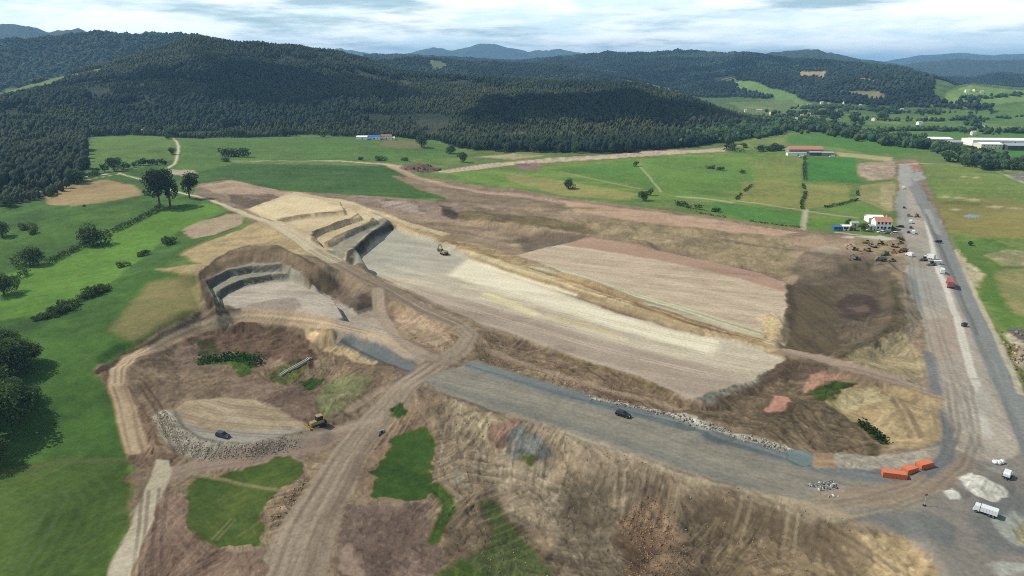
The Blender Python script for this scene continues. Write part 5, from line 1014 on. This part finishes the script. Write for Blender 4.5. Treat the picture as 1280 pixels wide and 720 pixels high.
for px, py, w_, d, e, wm, rm, lab in [(1167, 178.5, 34, 26, 6, 'white', 'whiteroof', 'white factory hall at the left end of the industrial row'), (1191, 182, 15, 18, 5, 'stone', 'greyroof', 'smaller grey hall right of the left factory hall'),
  (1246, 181, 72, 30, 7, 'white', 'whiteroof', 'very long white roofed factory hall at the right edge beyond the trees'), (1234, 185.5, 25, 20, 6, 'cream', 'whiteroof', 'pale hall in front of the long white factory hall'), (1270, 187, 34, 26, 6, 'darkwall', 'greyroof', 'dark walled hall with a pale roof at the right edge of the industrial row')]:
    gable('factory_hall', lab, 'factory hall', px, py, w_, d, e, 1.6, M[wm], M[rm], -.1, 'factory halls of the industrial row', 5, door=False)
HV = [(932,140,4,'w'),(949,140,11,'w'),(964,143,6,'g'),(960,149,5,'w'),(995,151,4,'w'),(1002,147,6,'t'),(1011,145,7,'t'),(1027,130,5,'w'),(1036,131,5,'g'),(1055,130,4,'w'),(1075,133.5,4,'w'),(1074,153,6,'w'),
 (1209,115,8,'w'),(1218,114,5,'g'),(1227,116.5,6,'w'),(1127,139,5,'w'),(1149,156,9,'w'),(1092,151,5,'t'),(1228,162,4,'w'),(1216,169,7,'w'),(1048,140,4,'g'),(943,150,4,'t')]
proto_house = {}
for k, (px, py, wp, kind) in enumerate(HV):
    hill = py < 118 and px > 1200; lab = 'white walled house on the small green hill at the right' if hill else {'w': 'small white house scattered in the far green valley', 'g': 'small brown roofed house in the far green valley', 't': 'small house with a reddish tiled roof in the far green valley'}[kind]
    gable('house', lab, 'house', px, py, wp * .62, 7.5, 4.2, 2.2, M['cream' if k % 4 else 'white'], M[{'w': 'greyroof', 'g': 'oldtile', 't': 'tile'}[kind]], random.uniform(-.5, .5), 'houses on the small green hill' if hill else {'w': 'white houses of the far valley', 'g': 'brown roofed houses of the far valley', 't': 'tiled houses of the far valley'}[kind], 0, False, .4, False)
# ------------------------------------------------------------------ trees
def leaf_crown(seed, lobes, n, leaf, flat=1.):
    """crown of many small leaf clumps spread through uneven lobes; height of the whole tree is 1"""
    r = np.random.default_rng(seed); vs, cs = [], []
    pts = []
    for (cx, cy, cz, rx, rz) in lobes:
        k = int(n * (rx * rx * rz) / sum(l_[3] ** 2 * l_[4] for l_ in lobes))
        d = r.normal(size=(k, 3)); d /= np.linalg.norm(d, axis=1)[:, None]; q = r.uniform(.35, 1.08, (k, 1)) ** .55
        pts.append(np.array([cx, cy, cz]) + d * q * np.array([rx, rx, rz]))
    p = np.concatenate(pts); k = len(p)
    clump = np.sin(p[:, 0] * 23 + seed) + np.sin(p[:, 1] * 19 + seed * 2) + np.sin(p[:, 2] * 27)
    p = p[clump > -1.5]; clump = clump[clump > -1.5]; k = len(p)
    u = r.normal(size=(k, 3)); u /= np.linalg.norm(u, axis=1)[:, None]; w_ = np.cross(u, r.normal(size=(k, 3))); w_ /= np.linalg.norm(w_, axis=1)[:, None]
    s = leaf * r.uniform(.6, 1.4, (k, 1)); quad = np.stack([p - u * s, p + w_ * s * .8, p + u * s, p - w_ * s * .8], 1)
    quad[:, :, 2] += r.uniform(-.3, .3, (k, 4)) * s
    col = np.repeat((.75 + .12 * clump + r.uniform(-.18, .18, k))[:, None], 4, 1).reshape(-1, 1)
    return quad.reshape(-1, 3), np.arange(4 * k).reshape(-1, 4), col
def tree_proto(seed, base, lobes, n, leaf, trunk=.035, stems=((0, 0),)):
    v, f, c = leaf_crown(seed, lobes, n, leaf); me = raw_mesh('crown', v, f, False); set_cols(me, c * (lin(base) * 1.15)[None]); me.materials.append(M_TREE)
    b = MB(); top = max(l_[2] for l_ in lobes)
    for sx, sy in stems: b.cyl((sx * .3, sy * .3, -.03), (sx, sy, top * .55), trunk, 8, trunk * .6)
    for j, l_ in enumerate(lobes): b.cyl((stems[j % len(stems)][0] * .8, stems[j % len(stems)][1] * .8, top * .35), (l_[0], l_[1], l_[2]), trunk * .6, 6, trunk * .15)
    bmesh.ops.recalc_face_normals(b.bm, faces=b.bm.faces); tm = bpy.data.meshes.new('trunk'); b.bm.to_mesh(tm); b.bm.free(); tm.materials.append(M['bark']); return me, tm
def lob(seed, k, spread, zlo, zhi, r, rz):
    q = np.random.default_rng(seed); return [(q.uniform(-spread, spread), q.uniform(-spread, spread), q.uniform(zlo, zhi), r * q.uniform(.75, 1.2), rz * q.uniform(.75, 1.2)) for _ in range(k)]
DARKG, MIDG, BLUEG = (80,98,54), (90,110,62), (72,92,60)
TP = {'broad': [tree_proto(s, DARKG, lob(s, 10, .27, .26, .74, .26, .22), 5200, .022) for s in (1, 2, 3)],
      'tall': [tree_proto(s, (62,70,46), lob(s, 8, .16, .34, .86, .16, .15), 2600, .018, .022) for s in (4, 5)],
      'round': [tree_proto(s, DARKG, lob(s, 7, .22, .28, .68, .3, .28), 1500, .036) for s in (6, 7)],
      'small': [tree_proto(s, c, lob(s, 5, .22, .3, .7, .3, .28), 420, .065) for s, c in ((8, BLUEG), (9, MIDG), (10, BLUEG), (11, (64,86,54)))],
      'bush': [tree_proto(s, c, lob(s, 7, .6, .2, .5, .42, .36), 520, .085, .04) for s, c in ((12, DARKG), (13, MIDG))]}
def tree(kind, v, px, py, hpx, label, group=None, cat='tree', name='tree', wide=1., at=None):
    o = empty(name, label, cat, group); c, t = TP[kind][v % len(TP[kind])]
    link('crown', c, None, o); link('trunk', t, None, o)
    q = P3(px, py) if at is None else at; d = q - cam.location; h = hpx * (d.y * CP - d.z * SP) / FPX / .97
    o.location = q; o.rotation_euler = (0, 0, random.uniform(0, 6.28)); o.scale = (h * wide, h * wide, h); return o
LT = [('broad', 0, -14, 545, 84, 'big dark tree cut by the left edge of the picture, nearest of all'), ('broad', 1, 18, 520, 52, 'leafy tree in the left foreground throwing a long black shadow on the grass'), ('broad', 2, 10, 468, 54, 'dark tree behind the leafy one at the left edge'),
 ('broad', 0, 33, 456, 38, 'smaller tree at the right side of the dark group at the left edge'), ('broad', 1, -22, 500, 66, 'dark tree half outside the picture between the two big ones at the left edge'),
 ('broad', 2, 5, 368, 32, 'dark tree at the left end of the hedge'), ('round', 0, 38, 332, 30, 'round tree alone in the left meadow'), ('round', 1, 3, 296, 22, 'dark round tree at the left edge above the lone meadow tree'), ('round', 0, 117, 307, 32, 'big dark tree growing out of the hedge'),
 ('tall', 0, 200, 259, 46, 'tall thin eucalyptus, left one of the pair at the top end of the hedge'), ('tall', 1, 213, 258, 48, 'tall thin eucalyptus, right one of the pair at the top end of the hedge'), ('tall', 1, 237, 248, 34, 'slim tree beside the pale path just right of the tall pair'),
 ('broad', 1, 143, 214, 19, 'dark wide tree at the fork of the pale path below the forest'), ('round', 1, 215, 193, 9, 'small dark tree beside the bend of the pale field path'), ('round', 0, 211, 174, 8, 'little tree at the forest edge where the pale path ends'),
 ('round', 1, 527, 184, 16, 'round dark tree in the field right of the blue roofed farm'), ('round', 0, 563, 192, 13, 'upper one of the two dark trees left of the forest corner'), ('round', 1, 579, 203, 14, 'lower one of the two dark trees left of the forest corner'),
 ('round', 0, 711, 236, 15, 'round bushy tree alone in the striped field'), ('round', 1, 804, 251, 13, 'dark tree at the rubble patch by the field path'), ('small', 1, 813, 244, 9, 'little tree just above the dark tree at the rubble patch'), ('small', 1, 795, 208, 7, 'tiny tree at the top of the field path'),
 ('round', 0, 1060, 281, 9, 'dark tree behind the white site cabin'), ('round', 1, 1080, 289, 11, 'green tree between the sheds and the white house'), ('round', 0, 1114, 288, 8, 'dark shrubby tree at the right corner of the white house'), ('small', 0, 1213, 307, 7, 'small dark tree alone in the right meadow')]
for k, v, x, y, h, lab in LT: tree(k, v, x, y, h, lab, wide=1.35 if k == 'tall' else 1.1)
for k, (x, y, h, lab) in enumerate([(-4, 522, 44, 'dark shrubby tree between the biggest tree and the leafy one at the left edge'), (26, 470, 30, 'low dark tree just below the smaller tree of the dark group'), (38, 500, 22, 'low leafy tree right of the leafy foreground tree'), (4, 440, 36, 'highest dark tree of the left edge group, farthest from the viewer'), (-8, 580, 40, 'dark tree low at the left edge below the shadow')]): tree('broad', k, x, y, h, lab, wide=1.25)
for k, (x, y, h) in enumerate([(168,209,8),(174,207,7),(180,207,10),(186,206,8),(191,206,9),(197,206,7),(203,206,8),(207,206,6),(160,211,8),(155,212,10),(131,215,11),(122,217,9)]): tree('small', k, x, y, h, 'small tree in the loose row along the pale path below the forest', 'row of small trees along the pale path')
for k, (x, y, h) in enumerate([(57,397,9),(62,395,11),(67,393,13),(72,391,12),(77,389,13),(82,386,14),(87,383,11),(92,381,9),(104,374,8),(109,371,11),(114,369,12),(119,367,13),(124,365,12),(129,362,9),(46,400,7),(97,378,6)]): tree('bush', k, x, y, h, 'ragged bush in the line of scrub between the two left meadows', 'ragged bushes of the left meadow', 'bush', 'bush')
for x, y, h, lab in [(153,334,9,'lone dark bush on the bright strip of meadow'),(180,320,9,'bush on the meadow slope left of the round pit'),(208,306,14,'largest bush above the round pit'),(33,287,11,'low bluish bush in the upper left meadow'),(44,292,8,'low bush right of the bluish one in the left meadow'),(283,202,7,'small bush at the left end of the sandy track'),(450,200,5,'low bush on the edge of the far sandy track'),(475,201,8,'dark bush on the edge of the far sandy track'),(507,201,6,'thin bush right of the dark one by the far sandy track'),
  (889,211,6,'left one of the three bushes in the middle field'),(900,213,6,'middle one of the three bushes in the middle field'),(927,216,5,'right one of the three bushes in the middle field'),(894,265,7,'dark bush at the end of the hedge above the brown belt'),(106,258,3,'tiny bush on the tan meadow patch'),(72,396,5,'low plant below the ragged scrub line'),(1126,300,5,'low bush at the corner of the machine park')]:
    tree('bush', int(x), x, y, h, lab, None, 'bush', 'bush')
def along(pts, n, jx, jy, hl, hh, label, group, kinds=('small',)):
    q = [P(*p) for p in dense(pts, 6)]
    for k in range(n):
        t = (k + random.random()) / n * (len(q) - 1.001); j = int(t); c = q[j] + (q[j + 1] - q[j]) * (t - j)
        x, y = c[0] + random.uniform(-jx, jx), c[1] + random.uniform(-jy, jy); z = float(grid_h(np.array([x]), np.array([y]))[0])
        e = tree(random.choice(kinds), k, 0, 0, 1, label, group, at=Vector((x, y, z - .2)))
        s = random.uniform(hl, hh); e.scale = (s * random.uniform(1.1, 1.7), s * random.uniform(1.1, 1.7), s)
along([(880,178),(905,174),(925,169),(950,164),(985,161),(1015,161),(1045,167),(1080,172),(1110,177),(1140,182),(1150,186)], 92, 30, 26, 9, 16, 'tree of the wooded stream belt between the fields and the valley', 'trees of the stream belt')
along([(1152,184),(1172,186),(1190,190),(1205,196),(1212,204),(1225,208),(1240,210)], 40, 18, 26, 7, 13, 'tree of the copse between the factory halls and the right meadow', 'trees of the copse by the factory halls')
along([(1245,208),(1262,211),(1290,213)], 14, 10, 10, 5, 9, 'tree of the low row at the right edge beyond the meadow', 'trees of the low row at the right edge')
along([(955,190),(968,188),(982,188)], 9, 6, 6, 5, 9, 'tree beside the left end of the long farm barn', 'trees beside the long barn')
along([(930,186),(905,186),(945,184)], 6, 20, 10, 4, 7, 'low tree at the end of the far haul track', 'low trees by the far haul track')
along([(1000,144),(1030,140),(1060,145),(1080,150),(1060,158),(1030,152),(990,142)], 30, 60, 60, 9, 16, 'tree among the far houses of the valley', 'trees among the valley houses')
along([(1085,136),(1120,136),(1130,140),(1090,141)], 12, 40, 40, 9, 15, 'tree at the foot of the far dark ridge', 'trees at the foot of the far ridge')
for x, y, h in [(1151,145,8),(1160,144,8),(1165,143,7),(1176,152,6),(1213,151,9),(1219,157,9),(1223,162,8),(1232,166,7),(1267,167,10),(1156,164,5),(1168,164,6),(1180,164,5),(1145,163,5),(1247,168,5),(1206,167,5),(1100,149,6),(1106,152,5),(1112,152,5),(1247,122,5),(1020,165,6),(958,141,5),(974,143,5),(1023,157,5)]:
    tree('small', int(x), x, y, h, 'single dark tree standing in the far green fields of the valley', 'single trees in the valley fields')
# front edge of the forest: the nearest trees one can tell apart
rng = random.Random(5)
for k in range(46):
    th = rng.uniform(math.radians(-36), math.atan2(*on_plane(930, 168))); f_ = np.interp(th, th_t, [b for _, b in foot_t]); r = f_ + rng.uniform(-8, 6); x, y = math.sin(th) * r, math.cos(th) * r
    z = float(grid_h(np.array([x]), np.array([y]))[0]); s = rng.uniform(8, 15)
    e = tree('small', k, 0, 0, 1, 'dark tree in the front edge of the forest below the hill', 'front trees of the forest', at=Vector((x, y, z - .3))); e.scale = (s * rng.uniform(.8, 1.1),) * 2 + (s,)
# hedges
def hedge(pts, w, h, label, n_per_m, leaf, base=DARKG):
    q = [P(*p) for p in dense(pts, 6)]; L = np.cumsum([0] + [np.hypot(*(b - a)) for a, b in zip(q, q[1:])]); n = int(L[-1] * n_per_m); r = np.random.default_rng(int(abs(pts[0][0])) + 9)
    s = np.sort(r.uniform(0, L[-1], n)); qx = np.interp(s, L, [p[0] for p in q]); qy = np.interp(s, L, [p[1] for p in q]); hv = h * (.65 + .7 * fbm(s / 5, s * 0, 2, 5)); gapm = fbm(s / 9, s * 0 + 4, 2, 8) > .3
    a = r.uniform(0, 6.28, n); rad = np.sqrt(r.uniform(0, 1, n)) * w / 2; x = qx + np.cos(a) * rad; y = qy + np.sin(a) * rad; z = grid_h(x, y) + r.uniform(0, 1, n) ** .7 * hv
    p = np.stack([x, y, z], 1)[gapm]; n = len(p); u = r.normal(size=(n, 3)); u /= np.linalg.norm(u, axis=1)[:, None]; v = np.cross(u, r.normal(size=(n, 3))); v /= np.linalg.norm(v, axis=1)[:, None]; sz = leaf * r.uniform(.6, 1.4, (n, 1))
    o0 = Vector((q[0][0], q[0][1], float(grid_h(np.array([q[0][0]]), np.array([q[0][1]]))[0])))
    quad = np.stack([p - u * sz, p + v * sz, p + u * sz, p - v * sz], 1).reshape(-1, 3) - np.array(o0)
    me = raw_mesh('hedge', quad, np.arange(4 * n).reshape(-1, 4), False); set_cols(me, np.repeat(r.uniform(.6, 1.2, n), 4)[:, None] * lin(base)[None])
    o = link('hedge', me, M_TREE); o.location = o0; return tag(o, label, 'hedge')
hedge([(-20,362),(17,352),(67,327),(111,305),(145,289),(185,270),(203,260)], 3.2, 2.6, 'long dark hedge dividing the two left meadows', 26, .33)
hedge([(278,196),(290,196),(312,196)], 9, 8, 'short thick hedge in the green field below the forest', 30, .9)
hedge([(844,256),(860,260),(880,263),(894,264)], 3, 3.2, 'dark hedge above the reddish strip of the brown belt', 14, .5)
hedge([(1006,197),(1005,212),(1006,226)], 3, 2.6, 'straight hedge on the left side of the vivid green field', 6, .6)
hedge([(1004,232),(1007,242),(1002,254),(1003,262)], 2.5, 1.8, 'low hedge between the two olive fields', 5, .6)
hedge([(1072,240),(1072,250),(1052,256),(1030,260)], 2.2, 1.6, 'thin bent hedge behind the white house', 6, .5)
hedge([(920,250),(930,240),(940,232)], 2.5, 1.6, 'short low hedge left of the olive fields', 6, .5)
hedge([(905,188),(930,190),(955,191)], 4, 3, 'hedge leading to the long farm barn', 6, .7)
hedge([(870,266),(930,276),(985,283),(1003,285)], 2, 1, 'thin green fringe along the top of the brown belt', 5, .4, (84,104,50))
hedge([(122,217),(112,222),(100,226)], 4, 3.5, 'hedge at the corner of the left wood by the path', 14, .6)
hedge([(254,452),(290,447),(316,449),(318,462),(300,467)], 7, 1.6, 'bright green scrub patch in the hollow', 34, .35, (50,80,34))
hedge([(1076,530),(1090,541),(1104,553)], 3, 1.6, 'dark green scrub in the little gully by the containers', 30, .3, (46,62,30))
# ------------------------------------------------------------------ loose stones
def stones(name, pts, n, smin, smax, cols, label, w=None, seed=1):
    r = np.random.default_rng(seed)
    if w:
        q = [P(*p) for p in dense(pts, 6)]; L = np.cumsum([0] + [np.hypot(*(b - a)) for a, b in zip(q, q[1:])]); s = r.uniform(0, L[-1], n); x = np.interp(s, L, [p[0] for p in q]) + r.normal(0, w / 3, n); y = np.interp(s, L, [p[1] for p in q]) + r.normal(0, w / 3, n)
    else:
        q = np.array([P(*p) for p in pts]); x = r.uniform(q[:, 0].min(), q[:, 0].max(), n * 3); y = r.uniform(q[:, 1].min(), q[:, 1].max(), n * 3); d, _, _ = seg_dist(x, y, list(q), True); k = (d < 0) & (fbm(x / 12, y / 12, 3, seed) > .47); x, y = x[k][:n], y[k][:n]; n = len(x)
    sz = smin + (smax - smin) * r.uniform(0, 1, n) ** 2.5; v0 = IV[None] * r.uniform(.55, 1.25, (n, len(IV), 1)) * sz[:, None, None] * r.uniform(.6, 1.2, (n, 1, 3))
    z = grid_h(x, y); v0 = v0 + np.stack([x, y, z + sz * .15], 1)[:, None]; f = (IF[None] + (np.arange(n) * len(IV))[:, None, None]).reshape(-1, 3)
    c = np.array([lin(k) for k in cols])[r.integers(0, len(cols), n)] * r.uniform(.75, 1.15, (n, 1)) * .85
    me = raw_mesh(name, v0.reshape(-1, 3), f, False); set_cols(me, np.repeat(c, len(IV), 0)); return tag(link(name, me, M_STONE), label, 'stones', None, 'stuff')
M_STONE = attr_mat('broken_stone', .95, .1, 2.5, .25, .2, .1)
GREYS = [(158,146,126),(142,130,112),(122,112,94),(180,170,150)]; BROWNS = [(128,104,78),(108,86,62),(152,126,96)]
stones('riprap', [(203,518),(213,540),(240,561),(286,567),(322,563),(370,552)], 2000, .1, .3, GREYS, 'pale broken rocks facing the curved edge of the hollow', 3.6, 3)
stones('boulders', [(742,499),(790,508),(850,521),(910,541),(985,562)], 500, .15, .55, GREYS, 'pale boulders along the upper edge of the gravel road', 3, 4)
stones('rubble', [(784,632),(815,618),(846,630),(840,665),(870,700),(850,740),(800,750),(776,715),(800,690),(770,665)], 1500, .08, .3, [(140,110,82),(124,96,72),(160,132,102),(112,94,74)], 'orange brown rubble strewn over the near slope', None, 5)
stones('stones', [(534,500),(660,530),(860,592),(1060,650),(1100,730),(540,730),(560,660)], 1100, .08, .26, [(132,110,84),(150,128,100),(140,128,110)], 'scattered brown stones and clods on the long near slope', None, 6)
stones('stones', [(1008,606),(1040,600),(1068,612),(1060,620),(1036,622)], 160, .15, .5, [(196,194,186),(84,88,88),(130,132,128)], 'grey and white rubble in the middle of the gravel bend', None, 7)
stones('stones', [(590,412),(700,443),(868,500),(860,520),(700,484),(595,446)], 900, .08, .35, [(150,126,96),(132,108,82)], 'brown clods on the slope below the big platform', None, 8)
stones('stones', [(1248,415),(1300,412),(1300,490),(1272,476)], 500, .2, .9, GREYS + BROWNS, 'pale spoil rocks on the right verge of the paved road', None, 9)
stones('stones', [(500,209),(520,205),(545,207),(552,213),(530,217),(508,214)], 200, .5, 2.0, [(92,70,58),(118,88,74)], 'dark rocks of the far spoil heap by the haul track', None, 10)
stones('stones', [(322,690),(300,690),(262,688),(250,674),(258,690),(300,700)], 260, .12, .45, GREYS + BROWNS, 'pale lumps of soil along the edge of the lower green triangle', None, 12)
stones('stones', [(338,652),(352,640),(372,612),(384,600)], 160, .1, .4, BROWNS + GREYS, 'pale lumps of soil beside the dirt track', 2.5, 13)
# ------------------------------------------------------------------ light, sky and air
SUN_EL, SUN_AZ = math.radians(47), math.radians(-78)      # azimuth of the sun from the view axis (+Y), clockwise
w = bpy.data.worlds.new('World'); scene.world = w; w.use_nodes = True; nt = w.node_tree; n = nt.nodes; l = nt.links
bg = n['Background']; sky = n.new('ShaderNodeTexSky'); sky.sky_type = 'NISHITA'; sky.sun_disc = False; sky.sun_elevation = SUN_EL; sky.sun_rotation = SUN_AZ; sky.altitude = 100; sky.dust_density = 1.5
tc = n.new('ShaderNodeTexCoord')
def cloud(scale, seed, lo, hi, det=6, rough=.6):
    mp = n.new('ShaderNodeMapping'); mp.inputs['Scale'].default_value = scale; mp.inputs['Location'].default_value = (seed, seed * .7, seed * .3); l.new(tc.outputs['Generated'], mp.inputs['Vector'])
    nz = n.new('ShaderNodeTexNoise'); nz.inputs['Scale'].default_value = 1; nz.inputs['Detail'].default_value = det; nz.inputs['Roughness'].default_value = rough; l.new(mp.outputs['Vector'], nz.inputs['Vector'])
    mr = n.new('ShaderNodeMapRange'); mr.interpolation_type = 'SMOOTHSTEP'; mr.inputs['From Min'].default_value = lo; mr.inputs['From Max'].default_value = hi; l.new(nz.outputs['Fac'], mr.inputs['Value']); return mr.outputs['Result']
def mix(f, a, b):
    m = n.new('ShaderNodeMix'); m.data_type = 'RGBA'
    l.new(f, m.inputs['Factor'])
    for s, v in (('A', a), ('B', b)):
        if isinstance(v, tuple): m.inputs[s].default_value = (*v, 1)
        else: l.new(v, m.inputs[s])
    return m.outputs['Result']
cover0 = cloud((3.2, 3.2, 26), 3.3, .36, .52); tone = cloud((6, 6, 34), 8.1, .36, .60, 7, .62)
sz = n.new('ShaderNodeSeparateXYZ'); l.new(tc.outputs['Generated'], sz.inputs[0]); el = n.new('ShaderNodeMapRange'); el.inputs['From Min'].default_value = .16; el.inputs['From Max'].default_value = .5; el.inputs['To Min'].default_value = 1; el.inputs['To Max'].default_value = .12; l.new(sz.outputs['Z'], el.inputs['Value'])
mu = n.new('ShaderNodeMath'); mu.operation = 'MULTIPLY'; l.new(cover0, mu.inputs[0]); l.new(el.outputs['Result'], mu.inputs[1]); cover = mu.outputs[0]
cl = mix(tone, (12.4, 15.2, 16.4), (18.6, 19.4, 19.4))
thin = n.new('ShaderNodeValue'); thin.outputs[0].default_value = .6
hazegap = mix(el.outputs['Result'], sky.outputs['Color'], mix(thin.outputs[0], sky.outputs['Color'], (8.0, 12.0, 13.8)))
l.new(mix(cover, hazegap, cl), bg.inputs['Color']); bg.inputs['Strength'].default_value = .074
sd = bpy.data.lights.new('sun', 'SUN'); so = bpy.data.objects.new('sun', sd); COL.objects.link(so)
sd.energy = 4.9; sd.angle = math.radians(.5); sd.color = (1, .95, .87)
dirv = Vector((math.sin(SUN_AZ) * math.cos(SUN_EL), math.cos(SUN_AZ) * math.cos(SUN_EL), math.sin(SUN_EL)))
so.rotation_euler = dirv.to_track_quat('Z', 'Y').to_euler(); so.location = (-300, 100, 400)
hm = bpy.data.materials.new('air'); hm.use_nodes = True; t = hm.node_tree; t.nodes.remove(t.nodes['Principled BSDF'])
pv = t.nodes.new('ShaderNodeVolumePrincipled'); pv.inputs['Color'].default_value = (.33, .62, .95, 1); pv.inputs['Density'].default_value = 7.6e-5; pv.inputs['Anisotropy'].default_value = .1
t.links.new(pv.outputs['Volume'], t.nodes['Material Output'].inputs['Volume'])
zb = float(H.min()) - 1; zt = max(float(H.max()) + 30, 160); R_ = 21500
bm = bmesh.new(); bmesh.ops.create_cube(bm, size=1, matrix=__import__('mathutils').Matrix.LocRotScale((0, 10000, (zb + zt) / 2), None, (44000, 2 * R_, zt - zb)))
me = bpy.data.meshes.new('haze'); bm.to_mesh(me); bm.free(); hz_ = link('haze', me, hm); tag(hz_, 'thin pale blue haze over the whole valley', 'haze', None, 'stuff')

# clouds added above the view to throw shade on the hill and ridge
M_CLOUD = mat('cloud_white', (244,244,244), 1, 0, .02, .01, 0)
def shade_cloud(cx, cy, z, rx, ry, n_, seed, label):
    r = np.random.default_rng(seed); a = r.uniform(0, 6.28, n_); q = r.uniform(0, 1, n_) ** .62; x = np.cos(a) * q * rx; y = np.sin(a) * q * ry
    k = fbm(x / 170 + seed, y / 170, 3, seed) > .40 + .16 * (q > .75); x, y, q = x[k], y[k], q[k]; m_ = len(x); sz = r.uniform(14, 46, m_) * (1.25 - q * .75); zz = r.uniform(-.2, 1, m_) * 90 * (1 - q * .8)
    v = IV2[None] * r.uniform(.85, 1.15, (m_, len(IV2), 1)) * sz[:, None, None] + np.stack([x, y, zz], 1)[:, None]
    me = raw_mesh('cloud', v.reshape(-1, 3), (IF2[None] + (np.arange(m_) * len(IV2))[:, None, None]).reshape(-1, 3)); o = link('cloud', me, M_CLOUD); o.location = (cx, cy, z); tag(o, label, 'cloud', None, 'stuff')
def over(px, py, z):
    q = P(px, py); g = float(grid_h(q[:1], q[1:])[0]); k = (z - g) / math.tan(SUN_EL); return q[0] + math.sin(SUN_AZ) * k, q[1] + math.cos(SUN_AZ) * k
for k_, (px, py, rx, ry, n_, lab) in enumerate([(330, 98, 330, 190, 520, 'white cloud added out of view to shade the upper middle of the wooded hill'), (700, 138, 280, 130, 330, 'white cloud added out of view to shade the right end of the wooded hill'), (900, 92, 600, 260, 520, 'white cloud added out of view to shade the far ridge')]):
    cx_, cy_ = over(px, py, 1100); shade_cloud(cx_, cy_, 1100, rx, ry, n_, 31 + k_, lab)
scene.render.engine = 'CYCLES'
cy = scene.cycles; cy.use_denoising = False; cy.filter_width = 1.0; cy.max_bounces = 5; cy.diffuse_bounces = 2; cy.glossy_bounces = 2; cy.volume_bounces = 0; cy.transmission_bounces = 2; cy.use_adaptive_sampling = True
try: cy.denoiser = 'OPENIMAGEDENOISE'
except Exception: pass
vs = scene.view_settings; vs.view_transform = 'Standard'; vs.look = 'None'; vs.gamma = 1; vs.exposure = 0.04; vs.use_curve_mapping = False
print('height range', H.min(), H.max(), 'verts', N)
